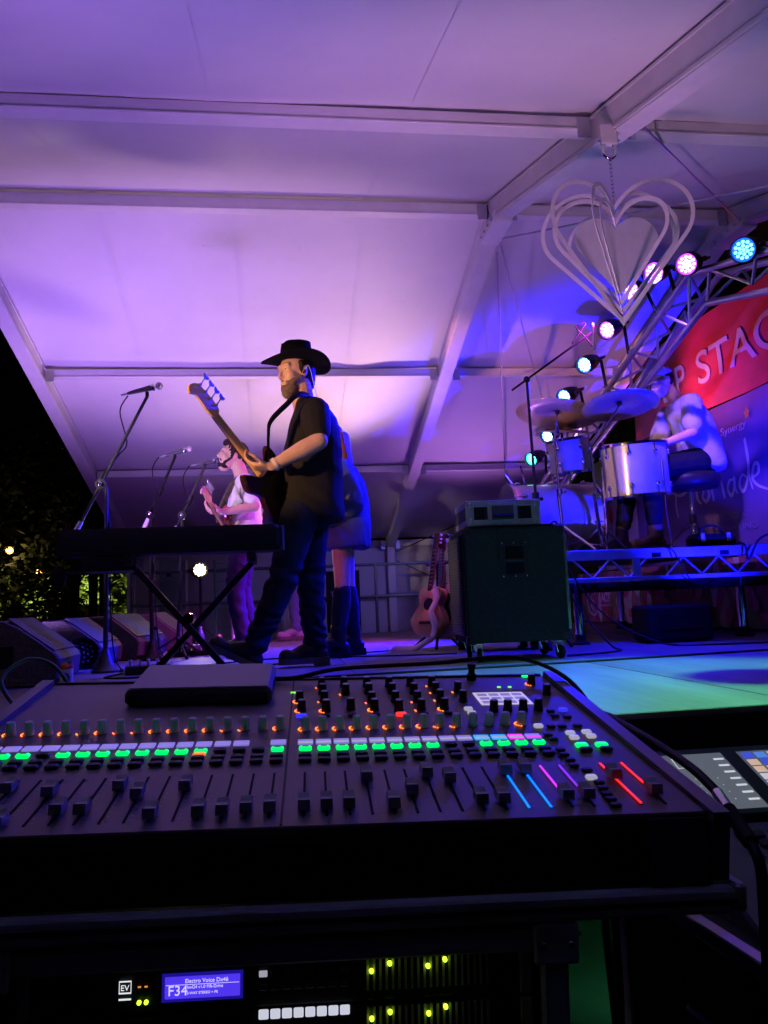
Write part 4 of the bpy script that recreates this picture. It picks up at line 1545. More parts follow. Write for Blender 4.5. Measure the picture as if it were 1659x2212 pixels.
for s_ in (-1, 1):
    H2.c2(q, (.050, s_ * .047, -.07), (.012, s_ * .066, -.03), .014, .008)
    H2.c2(q, (.094, 0, -.046), (.080, s_ * .034, -.06), .008, .008)
grow(q, "beard", M_hairdk, sg, .006, 2, folds(.002, 60, 60))
MB().sph(H2.p(.080, 0, -.074), .012, 10, 6).build("mouth", mat("mouth_dark", (.05, .012, .012), .5), sg, True)
for s_ in (-1, 1):
    MB().capsule(H2.p(.089, s_ * .016, .034), H2.p(.080, s_ * .047, .032), .0048, .003, 8).build("eyebrow", M_hairdk, sg, True)
    MB().capsule(H2.p(.089, s_ * .020, .012), H2.p(.083, s_ * .043, .012), .0022, .0022, 6).build("eyelid", M_hairdk, sg, True)
GC, GT = Vector((-.40, 6.08, .94)), Vector((-.56, 5.62, 1.235))
gl = (GT - GC).normalized()
eg = electric("electric_guitar", "red electric guitar held by the singer", guitar_frame(GC, gl, (-1, .25, .1)), mat("red_lacquer", (.32, .02, .015), .25, var=.15, coat=.5), M_maple, (GT - GC).length - .15, .16, 6, .15)
q = smooth_path([(-.49, 6.03, 1.02), (-.48, 6.03, 1.10), (-.43, 6.04, 1.22), (-.37, 6.06, 1.33), (-.30, 6.10, 1.385), (-.20, 6.22, 1.36), (-.16, 6.32, 1.18), (-.25, 6.36, .95)], 5)
vs, fs = [], []
for i, p in enumerate(q):
    d = (q[min(i + 1, len(q) - 1)] - q[max(i - 1, 0)]).normalized()
    s_ = d.cross(Vector((.8, -.6, .3))).normalized() * .026
    n_ = d.cross(s_).normalized() * .0015
    vs += [p + s_ + n_, p - s_ + n_, p - s_ - n_, p + s_ - n_]
for i in range(len(q) - 1):
    for k in range(4):
        fs.append((i * 4 + k, i * 4 + (k + 1) % 4, i * 4 + 4 + (k + 1) % 4, i * 4 + 4 + k))
o = MB().add(vs, fs).build("strap", mat("woven_strap", (.10, .075, .05), .7, var=.5, scale=60), None, True)
o.parent = eg
o.matrix_parent_inverse = eg.matrix_world.inverted()

# ---- woman in the loose blue jacket
wm = thing("person", "person in a loose blue lit jacket and tall dark socks behind the bass player", "person", (.37, 5.30, 0))
body = MB()
H3 = Head((-.04, 0, 1.50), (-1, .5, 0), k=.95)
H3.skin(body)
body.capsule((.0, 0, 1.28), (-.02, 0, 1.42), .052, .048)
for c, r in (((.02, 0, 1.18), (.10, .15, .15)), ((.02, 0, 1.0), (.11, .14, .16)), ((.02, 0, .86), (.12, .16, .11))):
    body.sph(c, r, 16, 10)
wa = []
for s_ in (-1, 1):
    S_, E_, W__ = Vector((.04, s_ * .16, 1.26)), Vector((.10, s_ * .22, 1.03)), Vector((-.06, s_ * .18, .92))
    wa.append((S_, E_, W__))
    body.capsule(S_, E_, .045, .038)
    body.capsule(E_, W__, .038, .026)
    hand(body, W__, (-.8, 0, -.3), (0, -s_, 0), curl=.5, thumb=s_, k=.92)
wl = [(Vector((.03, -.085, .82)), Vector((.02, -.10, .48)), Vector((-.02, -.11, .12))), (Vector((.05, .085, .82)), Vector((.075, .09, .48)), Vector((.10, .10, .12)))]
for h_, k_, a_ in wl:
    body.capsule(h_, k_, .078, .052)
    body.capsule(k_, k_.lerp(a_, .35), .052, .055)
    body.capsule(k_.lerp(a_, .35), a_, .055, .034)
    body.capsule(a_, a_ + Vector((-.09, 0, -.075)), .030, .022)
grow(body, "body", M_skin, wm, .0085, 3)
H3.eyes(wm, M_iris)
M_den = mat("blue_denim_jacket", (.07, .09, .24), .85, var=.2, scale=18, bump=.3, bscale=260)
q = MB()
loft(q, [(.060, 0, .735, .160, .205, 0), (.062, 0, .77, .168, .21, 0), (.070, 0, .90, .165, .20, 0), (.080, 0, 1.03, .150, .19, 0), (.075, 0, 1.16, .135, .185, 0), (.060, 0, 1.27, .105, .165, 0), (.045, 0, 1.32, .075, .10, 0)])
for S_, E_, W__ in wa:
    q.capsule(S_, E_, .078, .082)
    q.capsule(E_, E_.lerp(W__, .9), .080, .058)
grow(q, "jacket", M_den, wm, .009, 4, folds(.010, 9, 3.5, 8))
q = MB()
for i in range(10):
    a = i / 9
    q.capsule((.045 + .02 * math.sin(i * 2.1), -.11 + .22 * a, 1.50), (.10 + .02 * math.sin(i), -.14 + .28 * a, 1.16 + .03 * math.sin(i * 1.7)), .042, .020)
H3.e(q, -.02, 0, .04, .10, .09, .09)
grow(q, "hair", mat("auburn_hair", (.16, .035, .03), .55, var=.45, scale=50, bump=.6, bscale=140, stretch=(1, 1, .2)), wm, .008, 2, folds(.004, 40, 8))
M_sock = mat("dark_sock", (.02, .022, .035), .85, var=.25, scale=40)
for h_, k_, a_ in wl:
    q = MB()
    q.capsule(k_ + Vector((0, 0, -.035)), k_.lerp(a_, .4), .060, .064)
    q.capsule(k_.lerp(a_, .4), a_, .064, .046)
    grow(q, "sock", M_sock, wm, .008, 3, folds(.002, 20, 20))
    boot(wm, a_ + Vector((0, 0, .012)), (-1, -.15), mat("black_leather_boot", (.02, .02, .022), .35, var=.3, scale=20), M_rubber, .26)

# ---- guitarist far across the stage, only the legs show
gp = thing("person", "person in blue jeans and pale shoes standing far across the stage", "person", (.12, 8.35, 0))
body = MB()
H4 = Head((-.03, 0, 1.62), (-1, -.1, 0))
H4.skin(body)
body.capsule((.02, 0, 1.40), (0, 0, 1.52), .058, .055)
for c, r in (((.02, 0, 1.28), (.11, .17, .15)), ((.02, 0, 1.10), (.11, .15, .17)), ((.02, 0, .95), (.12, .15, .11))):
    body.sph(c, r, 14, 9)
for s_ in (-1, 1):
    body.capsule((.03, s_ * .19, 1.36), (.08, s_ * .24, 1.10), .05, .042)
    body.capsule((.08, s_ * .24, 1.10), (-.12, s_ * .2, 1.02), .042, .03)
    hand(body, (-.12, s_ * .2, 1.02), (-.9, 0, 0), (0, -s_, 0), thumb=s_)
jj = [(Vector((.02, -.09, .88)), Vector((-.02, -.11, .50)), Vector((.0, -.13, .13))), (Vector((.02, .09, .88)), Vector((.0, .11, .50)), Vector((.05, .13, .13)))]
for t_ in jj:
    legs(body, *t_, (.08, .055, .04))
    body.capsule(t_[2], t_[2] + Vector((-.09, 0, -.075)), .032, .022)
grow(body, "body", M_skin, gp, .011, 3)
H4.eyes(gp, M_iris)
q = MB()
H4.e(q, -.03, 0, .045, .092, .086, .078)
grow(q, "hair", M_hairdk, gp, .01, 2)
q = MB()
for c, r in (((.02, 0, 1.30), (.13, .19, .14)), ((.02, 0, 1.12), (.135, .18, .17)), ((.02, 0, .98), (.14, .17, .10))):
    q.sph(c, r, 14, 9)
for s_ in (-1, 1):
    q.capsule((.03, s_ * .19, 1.36), (.07, s_ * .23, 1.15), .07, .062)
grow(q, "shirt", M_tee, gp, .011, 3, folds(.004))
q = MB()
q.sph((.02, 0, .92), (.13, .165, .11), 14, 9)
for t_ in jj:
    legs(q, *t_, (.095, .07, .058))
grow(q, "jeans", mat("mid_blue_jeans", (.10, .12, .24), .85, var=.2, scale=20), gp, .010, 3, folds(.006, 10, 14))
for t_ in jj:
    boot(gp, t_[2], (-1, -.15), mat("pale_suede", (.30, .24, .26), .85, var=.15), M_sole, .29, name="shoe")

# ---- drummer
dr = thing("person", "seated drummer in baseball cap and pale tee bent over the drums", "person", (3.30, 5.80, RZ))
body = MB()
H5 = Head((-.19, -.02, 1.395), (-1, -.15, -.42), k=1.0)
H5.skin(body)
body.capsule((-.03, 0, 1.21), (-.12, 0, 1.33), .060, .056)
tor5 = [((.0, 0, 1.09), (.085, .15, .12)), ((.075, 0, .95), (.095, .14, .15)), ((.09, 0, .80), (.11, .15, .11))]
for c, r in tor5:
    body.sph(c, r, 16, 10)
da = [(Vector((-.045, -.19, 1.17)), Vector((-.10, -.27, .915)), Vector((-.31, -.20, .845))), (Vector((-.045, .19, 1.17)), Vector((-.12, .28, .93)), Vector((-.36, .22, .90)))]
for S_, E_, W__ in da:
    body.capsule(S_, E_, .052, .043)
    body.capsule(E_, W__, .043, .028)
    hand(body, W__, (-.9, .1, -.1), (0, .2, -1), curl=1.0, thumb=-1)
dl = [(Vector((.02, -.11, .72)), Vector((-.42, -.14, .66)), Vector((-.40, -.13, .16))), (Vector((.02, .11, .72)), Vector((-.44, .16, .64)), Vector((-.56, .14, .16)))]
for t_ in dl:
    legs(body, *t_, (.085, .060, .038))
    body.capsule(t_[2], t_[2] + Vector((-.09, 0, -.08)), .032, .022)
grow(body, "body", M_skin, dr, .009, 3)
H5.eyes(dr, M_iris)
M_dts = mat("pale_grey_tee", (.55, .53, .60), .85, var=.06, scale=14, bump=.2, bscale=220)
q = MB()
loft(q, [(.115, 0, .665, .155, .185, -.02), (.115, 0, .72, .165, .195, -.02), (.110, 0, .82, .155, .19, 0), (.085, 0, .94, .140, .185, .02), (.045, 0, 1.06, .130, .19, .04), (-.005, 0, 1.16, .110, .19, .05), (-.045, 0, 1.215, .080, .13, .05), (-.065, 0, 1.245, .064, .072, .04)])
for S_, E_, W__ in da:
    q.capsule(S_, S_.lerp(E_, .75), .083, .078)
grow(q, "tee_shirt", M_dts, dr, .009, 5, folds(.006, 8, 9, 4))
q = MB()
q.sph((.06, 0, .735), (.155, .18, .105), 14, 9)
for h_, k_, a_ in dl:
    q.capsule(h_, k_, .105, .082)
    q.capsule(k_, k_.lerp(a_, .82), .080, .062)
grow(q, "trousers", mat("dark_trousers", (.012, .013, .02), .85, var=.25, scale=20), dr, .009, 4, folds(.005, 9, 10))
for t_ in dl:
    boot(dr, t_[2] + Vector((0, 0, -.022)), (-1, 0), mat("tan_leather", (.20, .09, .05), .6, var=.2), M_sole, .28, name="shoe")
q = MB()
H5.e(q, -.03, 0, .02, .090, .084, .085)
grow(q, "hair", M_hairdk, dr, .008, 2)
M_cap = mat("cap_cloth", (.72, .66, .64), .85, var=.1, scale=20)
vs, fs = [], []
for k in range(9):
    a = k / 8 * math.pi / 2
    for i in range(28):
        b_ = 2 * math.pi * i / 28
        vs.append(H5.p(-.012 + math.cos(b_) * .110 * math.cos(a), math.sin(b_) * .092 * math.cos(a), .042 + .092 * math.sin(a)))
for k in range(8):
    for i in range(28):
        j = (i + 1) % 28
        fs.append((k * 28 + i, k * 28 + j, k * 28 + 28 + j, k * 28 + 28 + i))
cp = MB().add(vs, fs).build("cap", M_cap, dr, True)
vs, fs = [], []
for sd in (0, .005):
    for k in range(6):
        for i in range(13):
            b_ = (i / 12 - .5) * 2.3
            rr = .10 + .075 * k / 5 * math.cos(b_ * .62)
            vs.append(H5.p(-.012 + math.cos(b_) * rr, math.sin(b_) * rr * .86, .046 - .018 * k / 5 - .02 * abs(math.sin(b_)) * k / 5 - sd))
for k in range(5):
    for i in range(12):
        a = k * 13 + i
        fs += [(a, a + 1, a + 14, a + 13), (78 + a, 78 + a + 13, 78 + a + 14, 78 + a + 1)]
for i in range(12):
    fs.append((65 + i, 66 + i, 144 + i, 143 + i))
MB().add(vs, fs).build("brim", mat("cap_brim", (.20, .15, .13), .8, var=.1), cp, True)
MB().sph(H5.p(-.012, 0, .134), .008, 8, 6).build("button", M_cap, cp)
for n_, (S_, E_, W__) in enumerate(da):
    tp = Vector(W__) + Vector((3.30, 5.80, RZ)) + Vector((-.07, 0, -.01))
    st2 = thing("drumstick", ("wooden drumstick in the drummer's near hand", "wooden drumstick in the drummer's far hand")[n_], "drumstick", tp)
    MB().cyl((.10, 0, .05), (-.24, -.02 + .06 * n_, -.04 + .08 * n_), .008, .006, n=8).build("shaft", mat("hickory", (.55, .40, .22), .5), st2)
    MB().sph((-.245, -.02 + .06 * n_, -.041 + .08 * n_), .009, 8, 6).build("tip", mat("hickory", (.55, .40, .22), .5), st2)

# ------------------------------------------------------------------ keyboard on its X stand
kb = thing("keyboard", "long keyboard under a black dust cover on an X shaped stand", "keyboard", (-.548, 3.98, .634), R(.3))
M_cover = mat("black_nylon_cover", (.012, .012, .015), .62, var=.2, scale=12, bump=.25, bscale=30)
MB().box((-.54, -.13, .008), (.54, .15, .134), .022).build("dust_cover", M_cover, kb, 'auto')
MB().box((-.537, -.133, .002), (.537, -.127, .022), .002).build("cover_hem", M_black, kb)
MB().box((.536, -.11, .004), (.556, .13, .128), .012).build("end_cheek", mat("cover_end", (.07, .08, .09), .5, var=.15), kb, 'auto')
ks_ = thing("keyboard_stand", "black folding X stand under the covered keyboard", "keyboard stand", (-.45, 3.95, 0))
for (p, q_, y) in (((-.285, .585), (.185, .03), -.03), ((.292, .585), (-.225, .03), .03)):
    MB().obox((p[0], y, p[1]), (q_[0], y, q_[1]), .030, .036, (0, 1, 0)).build("cross_bar", M_black, ks_)
    MB().box((q_[0] - .018, y - .16, .001), (q_[0] + .018, y + .16, .032), .005).build("foot_bar", M_black, ks_)
    MB().box((p[0] - .02, y - .15, .582), (p[0] + .02, y + .17, .632), .005).build("support_arm", M_black, ks_)
MB().cyl((-.02, -.055, .315), (-.02, .055, .315), .026, n=16).build("pivot_bolt", M_chrome, ks_)
MB().box((-.52, -.10, .560), (-.26, .12, .628), .004).build("side_shelf", M_black, ks_)
MB().cyl((-.62, -.03, .555), (-.50, -.03, .575), .010, n=8).build("side_arm", M_black, ks_)
MB().sph((-.635, -.03, .54), (.036, .05, .058), 14, 10).build("foam_pad", M_blackm, ks_, True)

# ------------------------------------------------------------------ microphone stands
def boom_stand(label, base, clutch, tip, tail, m, base_kind):
    t = thing("boom_mic_stand", label, "microphone stand", base, group="vocal microphone stands")
    b = Vector(base)
    c, tp, tl_ = Vector(clutch) - b, Vector(tip) - b, Vector(tail) - b
    MB().cyl((0, 0, .10), (c.x, c.y, c.z * .62), .0155, n=12).build("lower_tube", m, t, 'auto')
    MB().cyl((c.x * .6, c.y * .6, c.z * .6), c, .011, n=12).build("upper_tube", m, t, 'auto')
    MB().cyl((c.x * .62, c.y * .62, c.z * .60), (c.x * .66, c.y * .66, c.z * .66), .020, n=12).build("grip", m, t, 'auto')
    d = (tp - tl_).normalized()
    MB().cyl(tl_, tp, .0105, n=10).build("boom", m, t, 'auto')
    MB().cyl(tl_ - d * .03, tl_ + d * .05, .016, n=10).build("counterweight", M_alu, t)
    pj = tl_ + d * (c - tl_).dot(d)
    MB().cyl(pj - Vector((0, .02, 0)), pj + Vector((0, .028, 0)), .032, n=14).build("tilter", m, t, 'auto')
    MB().tube([c, pj], .014, 8).build("swivel", m, t)
    MB().sph(pj + Vector((.0, -.03, 0)), .016, 10, 7).build("wing_screw", M_chrome, t, True)
    MB().tube([tp, tp + Vector((.0, 0, .03))], .012, 8).build("mic_clip", M_black, t)
    if base_kind:
        MB().lathe([(.085, 0), (.085, .012), (.05, .05), (.028, .11), (.018, .14)], (0, 0, .001), n=20).build("base", m, t, 'auto')
    else:
        for k in range(3):
            a = .9 + k * 2.094
            lg = MB().tube([(0, 0, .16), (math.cos(a) * .26, math.sin(a) * .26, .013)], .010, 6).build("leg", m, t)
            MB().sph((math.cos(a) * .26, math.sin(a) * .26, .015), .015, 8, 6).build("rubber_foot", M_rubber, lg)
    ld = smooth_path([tp + Vector((-.12, 0, .005)), tp + Vector((-.17, 0, -.10)), tp + Vector((-.13, .01, -.3)), tp.lerp(tl_, .45) + Vector((.012, .012, 0)), tp.lerp(tl_, .62) + Vector((-.012, -.014, 0)), pj + Vector((.02, .02, -.03)), c + Vector((.022, 0, -.3)), Vector((.03, .02, .3)), Vector((.08, .06, .012)), Vector((.3, .15, .006))])
    MB().tube(ld, .0045, 5).build("lead", M_cable, t, True)
    return t


M_stand = mat("stand_grey", (.05, .05, .05), .4, .4, var=.15)
boom_stand("nearest boom stand with silver grey microphone at far left of the keyboard", (-1.104, 5.0, 0), (-1.098, 5.0, 1.155), (-.844, 5.0, 1.742), (-1.274, 5.0, .895), M_stand, True)
boom_stand("middle boom stand between the keyboard player's and the singer's microphones", (-.99, 6.0, 0), (-.995, 6.0, 1.10), (-.808, 6.0, 1.537), (-1.03, 6.0, 1.02), M_black, True)
boom_stand("thin boom stand holding the microphone at the singer's mouth", (-.82, 6.13, 0), (-.779, 6.15, 1.101), (-.60, 6.17, 1.493), (-.84, 6.15, .97), M_stand, False)
mic_body((-.968, 5.0, 1.762), (-.748, 5.0, 1.818), "nearest microphone with a pale round grille above the keyboard", M_gr)
mic_body((-.877, 6.0, 1.552), (-.680, 6.0, 1.604), "microphone with violet tinted grille in the middle of the three", M_gr)
mic_body((-.666, 6.17, 1.505), (-.475, 6.18, 1.540), "dark microphone at the singer's lips", M_grd)

# ------------------------------------------------------------------ floor monitors
M_tolex = mat("monitor_paint", (.085, .075, .072), .62, var=.25, scale=30, bump=.5, bscale=140)
M_grl = mat("monitor_grille", (.05, .048, .055), .6, .3, var=.3, scale=120, bump=.6, bscale=260)


def wedge(label, x, y, rz, sc_=1.):
    t = thing("floor_monitor", label, "floor monitor", (x, y, 0), rz, group="floor monitors along the stage front")
    W = .27 * sc_
    pr = [(-.60, 0), (-.05, 0), (-.01, .03), (0, .13), (-.02, .16), (-.10, .225), (-.20, .30), (-.27, .335), (-.40, .338), (-.52, .25), (-.62, .10)]
    pr = [(a * sc_, b * sc_) for a, b in pr]
    mt = Matrix(((1, 0, 0, 0), (0, 0, -1, 0), (0, 1, 0, .004), (0, 0, 0, 1)))
    n = len(pr)
    vs, fs = [], []
    for yy, q in ((-W, .965), (-W + .012, 1), (W - .012, 1), (W, .965)):
        for a, b in pr:
            vs.append((-.3 * sc_ + (a + .3 * sc_) * q, yy, .004 + .16 * sc_ + (b - .16 * sc_) * q))
    for k in range(3):
        for i in range(n):
            j = (i + 1) % n
            fs.append((k * n + i, k * n + n + i, k * n + n + j, k * n + j))
    fs += [tuple(range(n)), tuple(range(4 * n - 1, 3 * n - 1, -1))]
    MB().add(vs, fs).build("cabinet", M_tolex, t)
    g0, g1 = Vector((-.035, 0, .168)) * sc_, Vector((-.262, 0, .340)) * sc_
    nn = (g1 - g0).normalized().cross(Vector((0, 1, 0))) * -1
    nn = nn if nn.x > 0 else -nn
    vs = []
    for off in (.005, .012):
        for p, w in ((g0, -1), (g0, 1), (g1, 1), (g1, -1)):
            vs.append(p + nn * off + Vector((0, w * (W - .02), .004)))
    MB().add(vs, [(0, 3, 2, 1), (4, 5, 6, 7), (0, 1, 5, 4), (1, 2, 6, 5), (2, 3, 7, 6), (3, 0, 4, 7)]).build("grille", M_grl, t)
    for s in (-1, 1):
        fr = MB()
        a, b = (-.40 * sc_, .10 * sc_), (-.22 * sc_, .21 * sc_)
        w_ = .016
        yy0, yy1 = sorted((s * (W + .001), s * (W + .006)))
        fr.box((a[0], yy0, a[1]), (b[0], yy1, a[1] + w_)).box((a[0], yy0, b[1] - w_), (b[0], yy1, b[1])).box((a[0], yy0, a[1] + w_), (a[0] + w_, yy1, b[1] - w_)).box((b[0] - w_, yy0, a[1] + w_), (b[0], yy1, b[1] - w_))
        h = fr.build("handle_cup", M_black, t)
        yy0, yy1 = sorted((s * (W + .0005), s * (W + .003)))
        MB().box((a[0] + w_, yy0, a[1] + w_), (b[0] - w_, yy1, b[1] - w_)).build("handle_recess", M_blackm, h)
    return t


wedge("nearest floor monitor, cut by the left edge of the picture", -1.17, 4.47, R(3))
wedge("second floor monitor from the camera, behind the round floor lamp", -1.19, 5.62, R(-3), .96)
wedge("third floor monitor, its sloped top lit deep violet", -1.03, 6.35, R(-14), 1.0)
wedge("farthest floor monitor, half hidden by the leg of the X stand", -.92, 7.45, R(-6), 1.0)

rl = par_can((-1.235, 5.0, .125), (.55, -.75, .12), mat("dark_lens_glass", (.02, .03, .10), .08, var=.2, coat=1), "unlit round floor lamp glinting blue between the two nearest floor monitors", None, r=.095)

cn = thing("drink_can", "aluminium drink can with orange top standing before the nearest monitor", "can", (-1.10, 4.12, 0))
MB().lathe([(.022, 0), (.027, .002), (.033, .010), (.033, .090)], n=24).build("body", mat("can_silver", (.75, .78, .78), .4, .2, var=.12, scale=20), cn, 'auto')
MB().lathe([(.0331, .0901), (.033, .104), (.027, .116)], n=24).build("shoulder", mat("can_orange", (.65, .14, .04), .35, .4, var=.1), cn, 'auto')
MB().lathe([(.027, .1165), (.0275, .121), (.025, .121), (.024, .117)], n=24).build("rim", M_chrome, cn)
MB().prism([(-.004, -.02), (.010, -.02), (.014, .0), (.006, .02), (-.008, .02), (-.002, 0)], 0, .001, frame_mtx((.012, -.0325, .05), (1, 0, .0), (0, 0, 1))).build("printed_mark", mat("can_print", (.08, .2, .4), .4), cn)

# ------------------------------------------------------------------ bass cabinet with case on top
M_carpet = mat("green_black_carpet", (.032, .055, .046), .95, var=.3, scale=60, bump=.7, bscale=300)
cb = thing("bass_cabinet", "carpet covered bass speaker cabinet on casters beside the bass player", "speaker cabinet", (1.30, 4.40, 0), R(-4))
CW, CD, CZ0, CZ1 = .288, .235, .105, .748
MB().box((-CW, -CD, CZ0), (CW, CD, CZ1), .012).build("cabinet", M_carpet, cb)
for sx in (-1, 1):
    for sy in (-1, 1):
        for zz in (CZ0, CZ1):
            a0 = min(sx * (CW + .006), sx * (CW - .055)), min(sy * (CD + .006), sy * (CD - .055))
            MB().box((a0[0], a0[1], zz - .006 if zz == CZ0 else zz - .05), (a0[0] + .061, a0[1] + .061, zz + .05 if zz == CZ0 else zz + .006), .014).build("corner_cap", M_plastic, cb)
for sx in (-1, 1):
    MB().obox((sx * (CW - .002), -CD + .002, CZ0 + .06), (sx * (CW - .002), -CD + .002, CZ1 - .06), .016, .016, (0, 1, 0)).build("edge_strip", M_alu2 if sx > 0 else M_black, cb)
MB().obox((-CW + .06, -CD + .002, CZ1 - .002), (CW - .06, -CD + .002, CZ1 - .002), .014, .014).build("edge_strip", M_black, cb)
# grille on the stage side
gr = MB().box((-CW - .014, -CD + .03, CZ0 + .04), (-CW - .001, CD - .03, CZ1 - .04), .003).build("grille", M_black, cb)
for i in range(34):
    z = CZ0 + .055 + i * .0163
    MB().box((-CW - .022, -CD + .04, z), (-CW - .0145, CD - .04, z + .0065)).build("grille_bar", M_plastic, gr)
# recessed handle plate
hx0, hx1, hz0, hz1 = -.085, .075, .455, .665
hp_ = MB()
hp_.box((hx0, -CD - .010, hz0), (hx1, -CD - .001, hz0 + .028), .002).box((hx0, -CD - .010, hz1 - .028), (hx1, -CD - .001, hz1), .002).box((hx0, -CD - .010, hz0 + .0285), (hx0 + .03, -CD - .001, hz1 - .0285), .002).box((hx1 - .03, -CD - .010, hz0 + .0285), (hx1, -CD - .001, hz1 - .0285), .002)
h = hp_.build("handle_plate", M_plastic, cb)
MB().box((hx0 + .03, -CD - .003, hz0 + .028), (hx1 - .03, -CD - .001, hz1 - .028)).build("recess", M_blackm, h)
MB().cyl((hx0 + .028, -CD - .009, .555), (hx1 - .028, -CD - .009, .555), .011, n=12).build("grip", M_plastic, h)
for xx in (hx0 + .014, (hx0 + hx1) / 2, hx1 - .014):
    for zz in (hz0 + .013, hz1 - .013):
        MB().sph((xx, -CD - .010, zz), (.005, .003, .005), 8, 6).build("screw", M_chrome, h)
for sx in (-1, 1):
    for sy in (-1, 1):
        cx_, cy_ = sx * (CW - .06), sy * (CD - .06)
        c_ = MB().box((cx_ - .03, cy_ - .03, .094), (cx_ + .03, cy_ + .03, .104), .002)
        c_.obox((cx_ - .018, cy_, .094), (cx_ - .014 + .01, cy_, .036), .004, .030, (0, 1, 0)).obox((cx_ + .018, cy_, .094), (cx_ + .014 + .01, cy_, .036), .004, .030, (0, 1, 0))
        c_ = c_.build("caster", M_chrome, cb)
        MB().lathe([(.012, -.013), (.034, -.013), (.038, -.008), (.038, .008), (.034, .013), (.012, .013)], (cx_ + .012, cy_, .039), (1, .25 * sx, 0), 20).build("wheel", M_rubber, c_, 'auto')
rc = thing("rack_case", "silver edged road case lying on top of the bass cabinet", "road case", (1.245, 4.36, .756), R(-4))
M_rim = mat("case_aluminium", (.45, .48, .48), .38, .8, var=.18, scale=16)
MB().box((-.205, -.175, .004), (.205, .175, .138), .004).build("shell", mat("case_laminate", (.03, .035, .034), .55, var=.2), rc)
for z0, z1 in ((.0, .034), (.108, .143)):
    MB().box((-.211, -.181, z0), (.211, -.1755, z1), .002).build("edge_extrusion", M_rim, rc)
    MB().box((-.211, -.1755, z0), (-.2055, .178, z1), .002).build("edge_extrusion", M_rim, rc)
    MB().box((.2055, -.1755, z0), (.211, .178, z1), .002).build("edge_extrusion", M_rim, rc)
for sx in (-1, 1):
    MB().box((sx * .188 - .024, -.186, .001), (sx * .188 + .024, -.1815, .141), .002).build("corner_plate", M_rim, rc)
    for zz in (.016, .036, .108, .128):
        MB().sph((sx * .186, -.187, zz), (.006, .004, .006), 8, 6).build("rivet", M_chrome, rc)
hd_ = MB().box((-.085, -.184, .020), (.085, -.1765, .128), .002).build("handle_dish", M_rim, rc)
MB().box((-.062, -.1865, .032), (.062, -.1845, .112), .001).build("dish_back", mat("dish_steel", (.10, .11, .11), .5, .7), hd_)
MB().tube(smooth_path([(-.05, -.190, .060), (-.05, -.202, .052), (0, -.204, .050), (.05, -.202, .052), (.05, -.190, .060)]), .008, 8).build("grip", M_rubber, hd_, True)
for xx in (-.075, 0, .075):
    for zz in (.028, .12):
        MB().sph((xx, -.1855, zz), (.005, .003, .005), 8, 6).build("rivet", M_chrome, hd_)
for xx in (-.13, .13):
    MB().box((xx - .03, -.1775, .036), (xx + .03, -.1755, .106), .001).build("panel", M_blackm, rc)
am = thing("amplifier_stack", "tall black guitar amplifier half hidden behind the bass cabinet", "amplifier", (1.44, 5.20, 0), R(-4))
MB().box((-.27, -.20, .09), (.27, .20, .80), .012).build("cabinet", M_tolex, am)
MB().box((-.285, -.17, .13), (-.271, .17, .76), .003).build("grille", M_grl, am)
MB().box((-.22, -.15, .805), (.20, .17, .95), .01).build("amplifier_head", M_black, am)
for zz in (.30, .42, .54, .66):
    MB().sph((-.262, -.203, zz), (.006, .004, .006), 8, 6).build("screw", M_chrome, am)
for sx in (-.22, .22):
    for sy in (-.15, .15):
        MB().cyl((sx, sy, .001), (sx, sy, .092), .028, n=12).build("caster", M_rubber, am)

# ------------------------------------------------------------------ guitars on a stand
gs = thing("guitar_stand", "black folding stand holding two guitars beside the amplifiers", "guitar stand", (1.14, 5.72, 0))
MB().cyl((0, 0, .10), (.02, .02, .62), .013, n=10).build("post", M_black, gs)
MB().tube([(-.07, -.02, .62), (.02, .02, .62), (.13, .02, .64)], .011, 6).build("neck_yoke", M_black, gs)
for a in (2.6, 4.4, .6):
    lg = MB().tube([(0, 0, .17), (math.cos(a) * .20, math.sin(a) * .20, .012)], .011, 6).build("leg", M_black, gs)
    MB().sph((math.cos(a) * .20, math.sin(a) * .20, .013), .014, 8, 6).build("rubber_foot", M_rubber, lg)
for xx in (-.10, .08):
    MB().tube([(0, 0, .16), (xx, -.10, .10), (xx, -.15, .13)], .009, 6).build("cradle", M_black, gs)
ac = thing("acoustic_guitar", "acoustic guitar with orange top leaning on the stand, strap trailing to the floor", "guitar", mtx=guitar_frame((1.065, 5.60, .27), (.115, .10, .53), (-.75, -.62, .28)))
M_spruce = mat("spruce_top", (.62, .30, .10), .35, var=.15, scale=14, stretch=(4, .5, 4), coat=.4)
ol = loop2([(0, -.22), (-.11, -.20), (-.185, -.10), (-.15, .0), (-.105, .06), (-.13, .14), (-.10, .21), (0, .235), (.10, .21), (.13, .14), (.105, .06), (.15, .0), (.185, -.10), (.11, -.20)], 5)
ol = [(a * .82, b * .82) for a, b in ol]
rounded_solid(ol, -.04, .04, .004).build("body", M_spruce, ac, 'auto')
MB().lathe([(.038, .0402), (.046, .0402), (.046, .0412), (.038, .0412)], (0, .05, 0), n=24).build("rosette", M_black, ac)
MB().lathe([(.001, .0402), (.037, .0402), (.037, .0407), (.001, .0407)], (0, .05, 0), n=24).build("sound_hole", M_blackm, ac)
MB().box((-.06, -.10, .0402), (.06, -.08, .052), .002).build("bridge", M_rose, ac)
MB().box((-.021, .15, .028), (.021, .50, .052), .004).build("neck", M_rose, ac)
for i in range(10):
    MB().box((-.020, .19 + i * .03, .0522), (.020, .1915 + i * .03, .0535)).build("fret", M_string, ac)
hs_ = MB().box((-.027, .5005, .030), (.027, .60, .046), .004).build("headstock", M_rose, ac)
